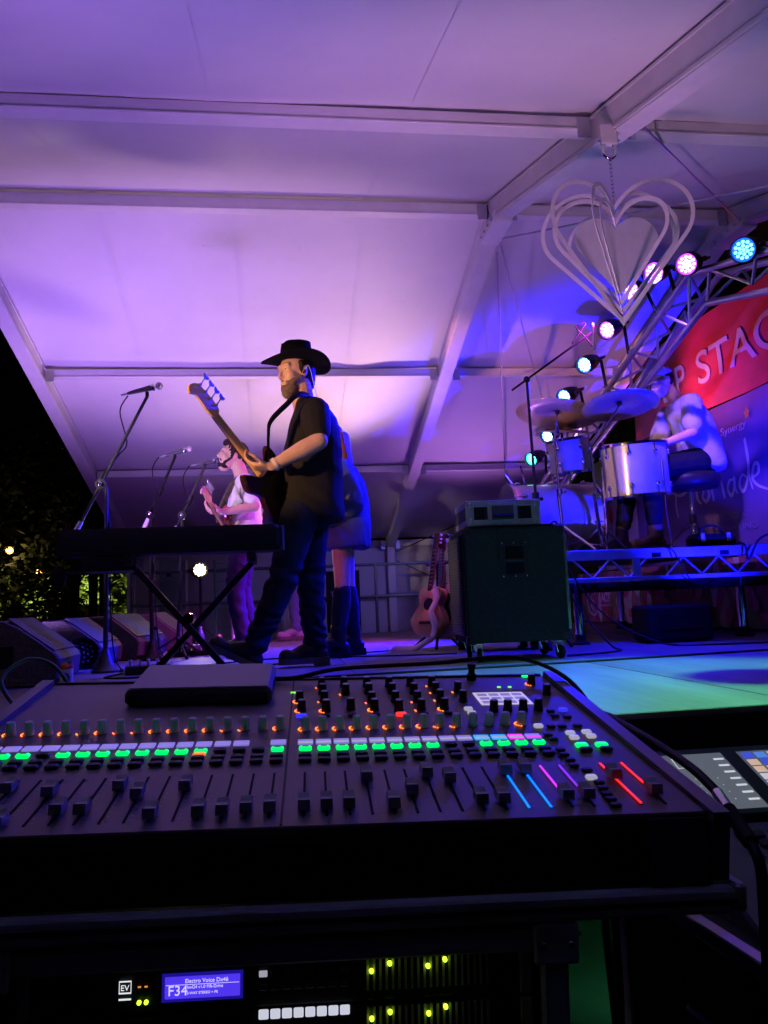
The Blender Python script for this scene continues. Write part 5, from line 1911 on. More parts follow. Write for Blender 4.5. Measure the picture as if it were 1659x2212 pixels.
for s_ in (-1, 1):
    for i in range(3):
        MB().sph((s_ * .040, .52 + i * .03, .036), (.010, .008, .007), 8, 6).build("tuner", M_ink2, hs_, True)
vs, fs = [], []
q = smooth_path([(-.05, .16, .06), (-.10, .08, .075), (-.06, -.02, .07), (-.12, -.12, .08), (-.10, -.215, .07)], 6)
ib = ac.matrix_world.inverted() if False else guitar_frame((1.065, 5.60, .27), (.115, .10, .53), (-.75, -.62, .28)).inverted()
q += [ib @ Vector(p) for p in smooth_path([(.96, 5.50, .04), (.92, 5.52, .018), (.85, 5.56, .012), (.80, 5.60, .016), (.76, 5.58, .022), (.80, 5.54, .014)], 5)]
for i, p in enumerate(q):
    d = (q[min(i + 1, len(q) - 1)] - q[max(i - 1, 0)]).normalized()
    s_ = d.cross(Vector((0, .3, 1)).normalized())
    s_ = s_.normalized() * .026
    n_ = d.cross(s_).normalized() * .002
    vs += [p + s_ + n_, p - s_ + n_, p - s_ - n_, p + s_ - n_]
for i in range(len(q) - 1):
    for k in range(4):
        fs.append((i * 4 + k, i * 4 + (k + 1) % 4, i * 4 + 4 + (k + 1) % 4, i * 4 + 4 + k))
MB().add(vs, fs).build("strap", mat("pale_strap", (.62, .45, .46), .7, var=.1), ac, True)
electric("electric_guitar", "pink lit electric guitar resting upright at the back of the stand", guitar_frame((1.165, 5.66, .30), (.055, .10, .55), (-.75, -.62, .2)), mat("cream_lacquer", (.62, .42, .38), .3, var=.1, coat=.5), M_rose, .44, .12, 6, .14, top_m=M_black)

# ------------------------------------------------------------------ far side of the stage
gd = thing("guard_rail", "dark tubular guard rail along the far edge of the stage", "railing", (0, 9.28, 0))
M_rail = mat("rail_paint", (.10, .14, .15), .45, .3, var=.2)
for z in (.82, .435):
    MB().cyl((-1.75, 0, z), (2.75, 0, z), .020, n=10).build("rail", M_rail, gd, 'auto')
for x in (-1.75, -.6, .25, 1.105, 1.95, 2.75):
    MB().cyl((x, 0, .002), (x, 0, .82), .020, n=10).build("post", M_rail, gd, 'auto')
sb = thing("black_sign_board", "black framed sign board leaning at the far rail behind the woman's boots", "sign", (.69, 9.12, 0))
MB().box((-.19, -.012, .035), (.19, .012, .745), .004).build("board", M_blackm, sb)
for a, b in (((-.20, -.016, .03), (-.185, .016, .75)), ((.185, -.016, .03), (.20, .016, .75)), ((-.1845, -.016, .73), (.1845, .016, .75)), ((-.1845, -.016, .03), (.1845, .016, .05))):
    MB().box(a, b).build("frame", M_black, sb)
text("TUL", .085, mat("sign_print", (.25, .25, .32), .6), sb, frame_mtx((-.155, -.0135, .45), (1, 0, 0), (0, 0, 1)))
for sx in (-.15, .15):
    MB().box((sx - .02, -.06, .002), (sx + .02, .06, .03)).build("foot", M_black, sb)
wb = thing("white_speaker_box", "white box with a small emblem beside the far person's shoe", "box", (.11, 8.75, 0))
MB().box((-.10, -.11, .05), (.10, .11, .335), .012).build("body", mat("white_box_paint", (.60, .60, .64), .5, var=.05), wb)
MB().box((.02, -.114, .19), (.055, -.1105, .225), .002).build("emblem", M_black, wb)
MB().box((-.13, -.13, .002), (.13, .13, .048), .004).build("plinth", mat("plinth_grey", (.20, .21, .18), .7), wb)
tb = thing("teal_cabinet", "grey green metal cabinet standing at the far tent wall", "cabinet", (-1.33, 9.75, 0))
MB().box((-.17, -.10, -.10), (.14, .12, .98), .006).build("body", mat("teal_paint", (.14, .24, .22), .55, var=.15), tb)
MB().box((-.09, -.104, .78), (-.03, -.1005, .84), .002).build("label_plate", M_black, tb)
MB().box((.1405, -.11, -.10), (.165, -.085, .98), .003).build("door_edge", M_alu, tb)
bc_ = thing("brown_road_case", "low brown case in front of the grey green cabinet", "road case", (-1.16, 8.98, 0))
MB().box((-.24, -.16, .02), (.25, .16, .36), .008).build("shell", mat("brown_laminate", (.11, .085, .08), .6, var=.2), bc_)
for xx in (-.24, .235):
    MB().box((xx, -.166, .02), (xx + .015, -.161, .36), .001).build("edge_extrusion", M_alu2, bc_)
MB().box((-.06, -.168, .16), (.06, -.1605, .23), .003).build("handle", M_black, bc_)
for xx in (-.2, .2):
    MB().box((xx - .02, -.12, .001), (xx + .02, .12, .019)).build("foot", M_rubber, bc_)
mf = thing("mesh_fence_panel", "green wire mesh fence panel beyond the singer's legs", "fence", (-.62, 9.1, 0))
M_mesh = mat("green_wire", (.09, .30, .22), .45, .2, var=.15)
for xx in (-.17, .15):
    MB().cyl((xx, 0, .002), (xx, 0, .93), .014, n=8).build("post", M_mesh, mf)
w_ = MB()
for i in range(17):
    w_.cyl((-.17 + i * .02, .004, .04), (-.17 + i * .02, .004, .91), .0022, n=4)
for i in range(9):
    w_.cyl((-.17, .0, .05 + i * .105), (.15, .0, .05 + i * .105), .0032, n=4)
tag(w_.build("wire_mesh", M_mesh, mf), kind="stuff")
wl_ = thing("wash_light_stand", "thin pole stand under the glowing warm wash light", "light stand", (-.894, 8.52, 0))
MB().cyl((0, 0, .05), (0, 0, .70), .014, n=10).build("pole", M_black, wl_)
for a in (0, 2.1, 4.2):
    MB().tube([(0, 0, .2), (math.cos(a) * .2, math.sin(a) * .2, .012)], .009, 6).build("leg", M_black, wl_)
par_can((-.894, 8.5, .79), (.35, -1, .05), G_warm, "glowing warm white wash light on a pole across the stage", None, r=.085)
spot("wash_light_beam", (-.87, 8.40, .79), (.2, 4.5, 1.1), 22, (1, .75, .5), 80, .8, .06)
pk = thing("straight_mic_stand", "straight stand tube lit magenta beside the singer's trousers", "microphone stand", (-.445, 6.88, 0))
MB().cyl((0, 0, .02), (0, 0, .34), .017, n=12).build("lower_tube", M_alu, pk, 'auto')
MB().tube(smooth_path([(0, 0, .34), (-.02, 0, .42), (-.035, 0, .52), (-.02, 0, .66)]), .006, 6).build("upper_rod", M_alu, pk, True)
MB().lathe([(.09, 0), (.09, .01), (.03, .02), (.018, .03)], (0, 0, .001), n=18).build("base", M_black, pk)

M_bot = mat("bottle_blue", (.10, .14, .40), .2, var=.1, coat=.6)
for i, (p, lab) in enumerate((((-1.00, 6.22, 0), "slim bottle standing between the third and the farthest floor monitor"), ((-.735, 6.95, 0), "slim bottle standing behind the crossing of the X stand"))):
    b_ = thing("bottle", lab, "bottle", p, group="bottles on the stage")
    MB().lathe([(.001, .001), (.033, .001), (.036, .01), (.036, .13), (.030, .16), (.014, .20), (.013, .22)], n=18).build("body", M_bot, b_, True)
    MB().cyl((0, 0, .2205), (0, 0, .245), .016, n=12).build("cap", M_black, b_)
c2 = thing("drink_can", "small bright drink can by the far mesh fence panel", "can", (-.652, 7.8, 0))
MB().lathe([(.027, .001), (.033, .010), (.033, .10), (.027, .115)], n=18).build("body", mat("can2", (.5, .3, .35), .35, .5), c2, 'auto')
MB().lathe([(.027, .1155), (.024, .118)], n=18).build("rim", M_chrome, c2)
pd = thing("pedal_board", "dark effects pedal board on the floor behind the X stand", "pedal board", (-.74, 6.35, 0), R(12))
MB().box((-.16, -.10, .004), (.16, .10, .045), .006).build("frame", M_black, pd)
for i in range(4):
    pl = MB().box((-.145 + i * .075, -.06, .0455), (-.085 + i * .075, .06, .085), .005).build("pedal", (M_plastic, M_tolex, mat("pedal_violet", (.2, .1, .3), .4), M_plastic)[i], pd)
    MB().cyl((-.115 + i * .075, -.03, .0855), (-.115 + i * .075, -.03, .10), .010, n=10).build("footswitch", M_chrome, pl)
    MB().cyl((-.115 + i * .075, .035, .0855), (-.115 + i * .075, .035, .098), .008, n=10).build("control_knob", M_black, pl)
sx_ = thing("stage_multibox", "small connector box with plugs on the floor beside the X stand foot", "connector box", (-.80, 4.72, 0), R(10))
MB().box((-.13, -.07, .001), (.13, .07, .05), .006).build("box", M_plastic, sx_)
for i in range(5):
    MB().cyl((-.10 + i * .05, -.03, .0505), (-.10 + i * .05, -.035, .085), .010, n=10).build("plug", M_chrome if i % 2 else M_alu, sx_)

# cables on the deck
cable([(-1.0, 4.9, .006), (-.6, 5.0, .006), (-.2, 5.35, .006), (.2, 5.3, .006), (.7, 5.05, .006), (1.1, 4.95, .006)], .0055, M_cable, "cable crossing the violet floor behind the bass player's boots")
cable([(-.9, 4.75, .006), (-.5, 4.55, .006), (-.25, 4.72, .006), (.05, 4.95, .006), (.5, 5.5, .006), (.95, 5.62, .006)], .005, M_cable, "thin cable curling below the raised boot")
cable([(-1.05, 5.1, .006), (-.95, 4.8, .006), (-1.0, 4.5, .006), (-.8, 4.4, .006), (-.7, 4.7, .006), (-.9, 4.9, .02)], .006, M_cable, "looped cable around the base of the nearest stand")
cable([(-.6, 3.80, .006), (.2, 3.82, .006), (.8, 3.84, .006), (1.5, 3.88, .006), (2.4, 3.95, .006), (3.6, 4.05, .006)], .006, M_cable, "straight cable running along the near strip of deck")
cable([(1.56, 4.42, .75), (1.68, 4.55, .80), (1.80, 4.80, .62), (1.93, 5.10, .40), (2.02, 5.05, .20), (2.06, 4.75, .02), (1.98, 4.45, .006), (1.6, 4.30, .006)], .006, M_cable, "cable looping from the cabinet top down to the deck")
cable([(1.9, 5.14, .66), (2.0, 5.12, .45), (2.15, 5.0, .20), (2.4, 4.75, .02), (2.7, 4.55, .006), (3.4, 4.5, .006), (3.9, 4.6, .006)], .006, M_cable, "cable trailing from the riser corner across the deck")
cable([(2.55, 5.3, .665), (2.72, 5.165, .655), (2.78, 5.14, .56), (2.86, 5.14, .42), (3.0, 5.15, .36), (3.1, 5.17, .40)], .0055, M_cable, "cable hanging in a loop over the riser rail")
cable([(3.25, 5.3, .665), (3.30, 5.16, .66), (3.30, 5.12, .55), (3.42, 5.14, .70), (3.60, 5.13, .72), (3.70, 5.12, .55), (3.66, 5.10, .15), (3.62, 5.0, .01)], .009, M_cable, "thick bundle of cable looping over the right end of the riser")
cable([(1.30, 4.60, .93), (1.5, 4.75, .90), (1.75, 5.0, .82), (2.0, 5.3, .70)], .005, M_cable, "cable stretched from the amplifier to the drum riser")

# ------------------------------------------------------------------ mixing console
CO = Vector((.4629, .8203, .1088))
ux, vy = Vector((.99887, -.03376, -.03337)), Vector((.0385, .98741, .15344))
vy = (vy - ux * vy.dot(ux)).normalized()
con = thing("mixing_console", "large black mixing console with lit buttons and faders in the foreground", "mixing desk", mtx=frame_mtx(CO, ux, vy))
M_desk = mat("console_panel", (.125, .098, .098), .48, var=.14, scale=8, bump=.05, bscale=500)
M_deskb = mat("console_case", (.010, .010, .012), .5, var=.2, scale=10)
M_cheek = mat("console_cheek", (.12, .11, .13), .40, var=.1, scale=8)
MB().box((-.895, .0, -.012), (-.012, .605, 0), .002).build("top_panel", M_desk, con)
MB().box((-.903, -.004, -.078), (-.002, .61, -.0125), .004).build("case", M_deskb, con)
for x0 in (-.011, -.912):
    vs = [(x0, -.012, -.07), (x0 + .019, -.012, -.07), (x0 + .019, .625, -.07), (x0, .625, -.07), (x0, -.012, .004), (x0 + .019, -.012, .004), (x0 + .019, .60, .010), (x0, .60, .010)]
    MB().add(vs, [(0, 3, 2, 1), (4, 5, 6, 7), (0, 1, 5, 4), (1, 2, 6, 5), (2, 3, 7, 6), (3, 0, 4, 7)]).build("side_cheek", M_cheek, con)
MB().box((-.475, .003, .0003), (-.472, .60, .0012)).build("panel_joint", M_deskb, con)
MB().box((-.892, .604, -.02), (-.014, .612, .003), .001).build("rear_lip", M_deskb, con)

UL = [-.487 - .0251 * k for k in range(16)]
UM = [-.450 + .0246 * k for k in range(14)]
UR_ = [-.076, -.048]
M_kn = mat("knob_grey", (.55, .60, .60), .45, var=.05)
M_knd = mat("knob_black", (.03, .03, .032), .42, var=.1)
M_knt = mat("knob_cap", (.55, .52, .52), .5, var=.05)
M_btn = mat("button_dark", (.055, .06, .06), .5, var=.1)
M_slot = mat("fader_slot", (.003, .003, .004), .8)
M_fcap = mat("fader_cap", (.30, .29, .31), .42, var=.08)
L_green = glow("lamp_green", (.0, 1, .16), 1.25)
L_or = glow("lamp_orange", (1, .16, .02), 4.5)
L_strip = glow("strip_lavender", (.36, .28, 1), .6)
L_strip2 = glow("strip_blue", (.30, .42, 1), .9)
L_cyan = glow("strip_cyan", (.03, .42, .95), 1.0)
L_mag = glow("strip_magenta", (.85, .05, .85), 1.1)
L_white = glow("button_white", (.62, .60, .72), .55)
L_red = glow("lamp_red", (1, .03, .03), 1.6)
L_blue = glow("lamp_blue", (.03, .03, 1), 1.2)
L_fb = glow("fader_blue", (.0, .17, 1), 1.7)
L_fm = glow("fader_violet", (.30, .03, 1), .9)
L_fm2 = glow("fader_magenta", (.60, .03, .95), 1.4)
L_fr = glow("fader_red", (1, .02, .01), 1.5)
L_lcd = glow("lcd_white", (.60, .52, .74), .85)
kn_me = MB().lathe([(.0072, 0), (.0072, .004), (.0066, .0055), (.0062, .017), (.0056, .018)], n=18).mesh("knob")
kt_me = MB().lathe([(.0055, .0181), (.0050, .0188), (.0008, .0190)], n=18).mesh("knob_cap")
kd_me = MB().lathe([(.0074, 0), (.0074, .004), (.0068, .0055), (.0064, .017), (.0058, .018)], n=18).mesh("knob_dark")
for me in (kn_me, kt_me, kd_me):
    me.polygons.foreach_set("use_smooth", [True] * len(me.polygons))
    me.set_sharp_from_angle(angle=R(40))
bt_me = MB().box((-.0085, -.0055, 0), (.0085, .0055, .005), .0018).mesh("button")
bg_me = bt_me.copy()
bw_me = bt_me.copy()
st_me = MB().box((-.0105, -.0085, 0), (.0105, .0085, .0022), .0004).mesh("display_strip")
ic_me = MB().box((-.0042, -.002, .0051), (.0042, .002, .0054)).mesh('button_icon')
L_dkgreen = glow('icon_green', (.0, .20, .05), .6)
sl_me = MB().box((-.0014, -.064, .0003), (.0014, .064, .0009)).mesh("fader_slot")
# fader cap: tall, waisted along its length
vs = [(-.0068, -.012, .003), (.0068, -.012, .003), (.0068, .012, .003), (-.0068, .012, .003), (-.0064, -.0105, .014), (.0064, -.0105, .014), (.0064, .0105, .014), (-.0064, .0105, .014), (-.0062, -.002, .011), (.0062, -.002, .011), (.0062, .002, .011), (-.0062, .002, .011)]
fc_me = MB().add(vs, [(0, 3, 2, 1), (0, 1, 5, 4), (2, 3, 7, 6), (4, 5, 9, 8), (8, 9, 10, 11), (11, 10, 6, 7), (1, 2, 6, 10, 9, 5), (3, 0, 4, 8, 11, 7)]).mesh("fader_cap")
fs_me = MB().box((-.0020, -.0025, .0002), (.0020, .0025, .0035)).mesh("fader_stem")


def ring(mesh_on, u, v, lit, rad=.0105):
    """orange LED arc round an encoder"""
    mb = MB()
    for a in lit:
        mb.lathe([(.0011, .0004), (.0009, .0012), (.0002, .0014)], (math.cos(a) * rad, math.sin(a) * rad, 0), n=6)
    return mb.build("led_ring", L_or, mesh_on)


def knob(u, v, me=kn_me, m=M_kn, lit=None):
    k = inst(me, "knob", m, con, (u, v, .0003))
    inst(kt_me, "knob_cap", M_knt, k, (0, 0, 0))
    if lit:
        ring(k, u, v, lit)
    return k


sm = MB()
for i in range(11):
    sm.box((.0042, -.058 + i * .0116 - .0003, .0003), (.0042 + (.0042 if i % 5 == 0 else .0026), -.058 + i * .0116 + .0003, .0005))
sc_me = sm.mesh("printed_scale")
M_print = mat("panel_print", (.42, .40, .42), .5, var=.1)
for u in UL + UM + UR_:
    tag(inst(sc_me, "printed_scale", M_print, con, (u, .086, .0001)), kind="stuff")
random.seed(11)
ARC = lambda n, a0=3.6: [a0 - .38 * i for i in range(n)]
fadL = {0: .043, 1: .041, 2: .038, 3: .037, 4: .109, 5: .035, 6: .09, 7: .115, 8: .053, 9: .053, 10: .104, 11: .025, 12: .119, 13: .03, 14: .06, 15: .05}
for k, u in enumerate(UL):
    knob(u, .325, lit=None if k in (1,) else ARC({0: 6, 2: 2, 3: 2, 4: 5, 5: 5, 6: 5, 7: 5, 8: 2, 9: 2, 10: 5, 11: 2, 12: 5, 13: 5}.get(k, 4), 3.9))
    if k != 1:
        s_ = inst(st_me if k < 7 else None or st_me, "display_strip", L_strip, con, (u, .262, .0003))
    g_ = inst(bg_me if k not in (1, 2, 3, 12) else bt_me, "button", L_green if k not in (1, 2, 3, 12) else M_btn, con, (u, .231, .0003))
    if k not in (1, 2, 3, 12):
        inst(ic_me, "button_icon", L_dkgreen, g_, (0, .001, 0))
    inst(bt_me, "button", M_btn, con, (u, .205, .0003))
    inst(bt_me, "button", M_btn, con, (u, .188, .0003))
    inst(sl_me, "fader_slot", M_slot, con, (u, .086, 0))
    f_ = inst(fc_me, "fader_cap", M_fcap, con, (u, fadL[k], 0))
    inst(fs_me, "fader_stem", M_black, f_, (0, 0, 0))
o_me = bt_me.copy()
o_me.materials.clear()
inst(o_me, "button", glow("button_orange", (1, .22, .03), 1.0), con, (UL[4], .2155, .0006), scl=(1, .7, 1))
fadM = [.044, .045, .045, .12, .042, .077, .127, .108, .044, .044, .129, .130, .047, .048]
sm_me = {}
for k, u in enumerate(UM):
    knob(u, .318, lit=ARC(6, 4.0) if k < 8 else (ARC(3, 4.2) if k < 10 else (ARC(7, 4.4) if k == 13 else None)))
    gm = L_strip if k < 10 else (L_cyan if k < 12 else (L_mag if k == 12 else L_strip))
    if gm.name not in sm_me:
        sm_me[gm.name] = st_me.copy() if gm != L_strip else st_me
        if gm != L_strip:
            sm_me[gm.name].materials.clear()
    s_ = inst(sm_me[gm.name], "display_strip", gm, con, (u, .260, .0003))
    MB().box((-.0098, -.0078, .0023), (.0098, -.0008, .0026)).build("scribble_text", L_white if k != 13 else L_mag, s_)
    g_ = inst(bg_me if k not in (8, 9) else bt_me, "button", None, con, (u, .231, .0003))
    if k not in (8, 9):
        inst(ic_me, "button_icon", L_dkgreen, g_, (0, .001, 0))
    inst(bt_me, "button", M_btn, con, (u, .205, .0003))
    inst(bt_me, "button", M_btn, con, (u, .188, .0003))
    sl = inst(sl_me, "fader_slot", M_slot, con, (u, .086, 0))
    f_ = inst(fc_me, "fader_cap", M_fcap, con, (u, fadM[k], 0))
    inst(fs_me, "fader_stem", M_black, f_, (0, 0, 0))
    if k in (10, 11):
        MB().box((-.0013, -.064, .001), (.0013, .030, .0022)).build("fader_light", L_fb, sl)
    if k == 12:
        MB().box((-.0013, -.028, .001), (.0013, .060, .0022)).build("fader_light", L_fm2, sl)
    if k == 13:
        MB().box((-.0013, -.028, .001), (.0013, .060, .0022)).build("fader_light", L_fm, sl)
for i, u in enumerate(UR_):
    sl = inst(sl_me, "fader_slot", M_slot, con, (u, .086, 0))
    f_ = inst(fc_me, "fader_cap", M_fcap, con, (u, (.103, .055)[i], 0))
    inst(fs_me, "fader_stem", M_black, f_, (0, 0, 0))
    MB().box((-.0013, -.062 if i == 0 else -.025, .001), (.0013, .062, .0022)).build("fader_light", L_fr, sl)
for u, v in ((-.461, .462), (-.457, .41), (-.424, .548), (-.423, .505), (-.421, .459), (-.419, .407), (-.385, .551), (-.384, .502), (-.38, .414), (-.345, .548), (-.345, .504), (-.344, .448), (-.343, .406), (-.306, .545), (-.305, .501), (-.305, .45),
             (-.305, .399), (-.268, .548), (-.268, .498), (-.269, .447), (-.269, .4), (-.23, .545), (-.23, .501), (-.23, .454), (-.232, .402), (-.191, .503), (-.193, .447), (-.156, .386), (-.134, .385), (-.109, .386), (-.084, .388), (-.05, .543), (-.043, .475)):
    dense = (u, v) in ((-.461, .462), (-.457, .41), (-.419, .407), (-.343, .406), (-.05, .543), (-.232, .402))
    some = (u, v) in ((-.424, .548), (-.421, .459), (-.384, .502), (-.344, .448), (-.269, .447), (-.269, .4), (-.23, .545), (-.23, .501), (-.23, .454), (-.191, .503))
    knob(u, v, kd_me, M_knd, ARC(6, 4.3) if dense else (ARC(2, 3.6) if some else None))
def one(me0, m):
    q = me0.copy()
    q.materials.clear()
    q.materials.append(m)
    return q
w_me, b_me, r_me = one(bt_me, L_white), one(bt_me, L_blue), one(bt_me, L_red)
for u, v in ((-.195, .395), (-.194, .373), (-.11, .301), (-.074, .266), (-.075, .246), (-.049, .269), (-.049, .25), (-.105, .1)):
    inst(w_me, "button", None, con, (u, v, .0003), scl=(.8, .9, 1))
inst(b_me, "button", None, con, (-.457, .378, .0003))
inst(b_me, "button", None, con, (-.047, .378, .0003), scl=(.8, 1, 1))
inst(r_me, "button", None, con, (-.304, .374, .0003))
for u in UR_:
    inst(bg_me, "button", None, con, (u, .214, .0003))
    inst(bt_me, "button", None, con, (u, .197, .0003))
for u, v in ((-.068, .375), (-.069, .35), (-.052, .344), (-.091, .3), (-.075, .299), (-.051, .3), (-.108, .261), (-.106, .243), (-.101, .085), (-.103, .068), (-.105, .051), (-.107, .02), (-.106, .036), (-.11, .2), (-.111, .182), (-.11, .161), (-.112, .142), (-.101, .125), (-.42, .378), (-.38, .378), (-.343, .378), (-.268, .378), (-.23, .378)):
    inst(bt_me, "button", None, con, (u, v, .0003), scl=(.75, .8, .8))
ld = MB().box((-.168, .420, .0003), (-.082, .493, .0014), .0003).build("display", L_lcd, con)
for i in range(4):
    for j in range(3):
        MB().box((-.163 + i * .020, .426 + j * .022, .0015), (-.147 + i * .020, .440 + j * .022, .0018)).build("display_field", mat("lcd_field", (.25, .22, .33), .5, emit=(.32, .28, .45), estr=.5), ld)
for u, v in ((-.113, .527), (-.094, .526)):
    MB().box((u - .003, v - .002, .0003), (u + .003, v + .002, .002)).build("level_lamp", glow("lamp_lime", (.25, 1, .1), 1.2), con)
MB().box((-.477, .515, .0003), (-.466, .520, .002)).build("level_lamp", glow("lamp_lime", (.25, 1, .1), 1.2), con)
MB().box((-.052, .593, .0003), (-.040, .601, .003)).build("lamp_socket_light", L_green, con)
for u, v in ((-.150, .585),):
    MB().lathe([(.009, 0), (.009, .010), (.006, .012), (.006, .022), (.008, .024), (.008, .030), (.001, .031)], (u, v, .0003), n=14).build("lamp_socket", M_black, con)
# tablet lying on the console
tbm = frame_mtx(CO + ux * -.738 + vy * .452 + ux.cross(vy) * .006, ux, vy)
tab = thing("tablet_case", "flat grey tablet in a thick black case lying on the console", "tablet", mtx=tbm)
MB().box((0, 0, -.0055), (.232, .170, .020), .006).build("case", M_plastic, tab)
MB().box((.006, .006, .0205), (.226, .165, .0235), .002).build("cover", mat("tablet_cover_grey", (.20, .18, .185), .5, var=.06, scale=6), tab)
Wc = lambda u, v, w=0: tuple(CO + ux * u + vy * v + ux.cross(vy) * w)
cable([Wc(-.53, .605, .004), Wc(-.47, .585, .010), Wc(-.40, .592, .022), Wc(-.30, .598, .026), Wc(-.2, .605, .028), Wc(-.10, .615, .034), Wc(-.03, .60, .028), Wc(.012, .52, .012), Wc(.03, .42, -.03), Wc(.05, .30, -.1)], .0042, M_cable, "black cable lying along the back of the console and over its corner")
MB_ = [Wc(.012, .44, -.05), Wc(.018, .38, -.008), Wc(.022, .30, .0), Wc(.03, .20, .002), Wc(.035, .12, .0), Wc(.034, .06, -.006)]
xl = thing("headphone_plug_cable", "thick dark cable with a barrel plug along the right edge of the console", "cable", (0, 0, 0))
MB().tube(smooth_path(MB_), .0058, 8).build("lead", M_cable, xl, True)
MB().cyl(Wc(.034, .062, -.006), Wc(.030, .03, -.012), .0068, n=14).build("plug_barrel", M_chrome, xl, 'auto')
MB().cyl(Wc(.030, .0305, -.012), Wc(.024, -.025, -.024), .0085, n=14).build("plug_boot", M_rubber, xl, 'auto')
MB().tube(smooth_path([Wc(.024, -.025, -.024), Wc(.02, -.05, -.04), Wc(.022, -.055, -.09), Wc(.03, -.05, -.15), Wc(.04, -.04, -.24), Wc(.05, 0, -.4)]), .006, 8).build("tail_lead", M_cable, xl, True)
gl_ = cable([(-.44, 1.42, .17), (-.50, 1.46, .24), (-.47, 1.50, .275), (-.42, 1.50, .26), (-.37, 1.46, .20)], .0038, mat("green_cable", (.04, .12, .08), .5), "thin green cable arching behind the far left corner of the console")

# ------------------------------------------------------------------ road case and rack under the console
fx = Vector((ux.x, ux.y, 0)).normalized()
fy = Vector((-fx.y, fx.x, 0))
RKM = frame_mtx(CO, ux, fy)
tray = thing("console_road_case", "worn road case tray carrying the mixing console", "road case", mtx=RKM)
M_trim = mat("worn_case_trim", (.45, .42, .44), .5, 0., var=.3, scale=24, stretch=(.2, 1, 1))
M_lam = mat("case_black_laminate", (.010, .010, .012), .6, var=.25)
MB().box((-.95, -.005, -.104), (.012, .64, -.086), .003).build("tray_floor", M_lam, tray)
MB().box((-.955, -.022, -.098), (.004, -.006, -.073), .003).build("trim_rail", M_trim, tray)
MB().box((-.955, -.0235, -.088), (.004, -.0222, -.083), .0005).build("trim_groove", M_lam, tray)
MB().box((.006, -.02, -.098), (.018, .64, -.070), .003).build("side_trim", M_trim, tray)
MB().box((-.085, -.014, -.072), (-.020, -.0125, -.002), .0005).build("tape_patch", mat("grey_tape", (.06, .06, .07), .7, var=.1), tray)
rk = thing("amplifier_rack", "dark rack case with worn aluminium edges below the console", "rack case", mtx=RKM)
RL, RRr = -.745, -.205
MB().box((RL, -.012, -.129), (RRr, .0, -.108), .002).build("top_rail", M_trim, rk)
MB().box((RL - .04, -.014, -1.1), (RL, .0, -.106), .003).build("side_post", M_trim, rk)
MB().box((RRr, -.014, -1.1), (RRr + .028, .0, -.106), .003).build("side_post", M_trim, rk)
MB().box((RL - .04, .001, -1.1), (RRr + .028, .52, -1.05), .002).build("floor_board", M_lam, rk)
MB().box((RL - .04, .001, -1.049), (RL - .02, .52, -.11), .002).build("side_board", M_lam, rk)
MB().box((RRr + .01, .001, -1.049), (RRr + .028, .52, -.11), .002).build("side_board", M_lam, rk)
MB().box((RL - .019, .50, -1.049), (RRr + .009, .52, -.11), .002).build("back_board", M_lam, rk)
for sx_q in (RL - .01, RRr + .014):
    MB().box((sx_q - .024, -.020, -.140), (sx_q + .024, -.0145, -.100), .004).build("corner_brace", M_trim, rk)
    for sx in (-.014, .014):
        MB().sph((sx_q + sx, -.021, -.120), (.004, .003, .004), 8, 6).build("rivet", M_chrome, rk)
for xx in (RL + .02, RRr - .02):
    for yy in (.05, .45):
        MB().cyl((xx, yy, -1.14), (xx, yy, -1.101), .035, n=14).build("caster", M_rubber, rk)
M_amp = mat("amp_face", (.012, .012, .014), .45, var=.2)


def rack_unit(name, label, z0, h, y=.012):
    t = thing(name, label, "amplifier", mtx=RKM)
    MB().box((RL + .02, y, z0), (RRr - .012, y + .30, z0 + h), .002).build("chassis", M_amp, t)
    for xx in (RL + .012, RRr - .018):
        MB().box((xx, y - .004, z0), (xx + .012, y + .003, z0 + h), .001).build("rack_ear", M_trim, t)
    return t


U1 = rack_unit("processor_unit", "rack processor with a lit blue display reading F34", -.179, .043)
U1y = .0105
lx0, lx1, lz0, lz1 = -.589, -.514, -.1655, -.1445
dsp = MB().box((lx0, U1y - .001, lz0), (lx1, U1y + .001, lz1), .0005).build("display", glow("lcd_blue", (.09, .04, .95), .9), U1)
MB().box((lx0 - .003, U1y - .0005, lz0 - .003), (lx1 + .003, U1y + .0006, lz1 + .003)).build("display_bezel", glow("lcd_edge", (.02, .01, .5), .5), U1)
L_txt = glow("lcd_text", (.62, .58, 1), 1.1)
for body, s, x_, z_ in (("Electro Voice Dx46", .0054, lx0 + .020, lz1 - .0060), ("F34", .0135, lx0 + .003, lz0 + .0035), ("hwl24 v1.0 FIR-Drive", .0042, lx0 + .022, lz0 + .0095), ("2-WAY STEREO + FR", .0034, lx0 + .022, lz0 + .0042)):
    text(body, s, L_txt, dsp, frame_mtx((x_, U1y - .0016, z_), (1, 0, 0), (0, 0, 1)), depth=.0002)
MB().box((lx0 + .001, U1y - .0015, lz1 - .0079), (lx1 - .001, U1y - .0012, lz1 - .0075)).build("display_rule", L_txt, dsp)
lg_ = MB()
for a, b in (((-.634, -0.1580), (-.6335, -0.1460)), ((-.6225, -0.1580), (-.622, -0.1460)), ((-.6335, -0.1580), (-.6225, -0.1570)), ((-.6335, -0.1470), (-.6225, -0.1460))):
    lg_.box((a[0], U1y - .0012, a[1]), (b[0], U1y - .0002, b[1]))
lgo = lg_.build("badge_frame", glow("badge_white", (.8, .82, .85), 1.0), U1)
text("EV", .0078, glow("badge_white", (.8, .82, .85), 1.0), U1, frame_mtx((-.6325, U1y - .0010, -0.1550), (1, 0, 0), (0, 0, 1)), name="badge", depth=.0002)
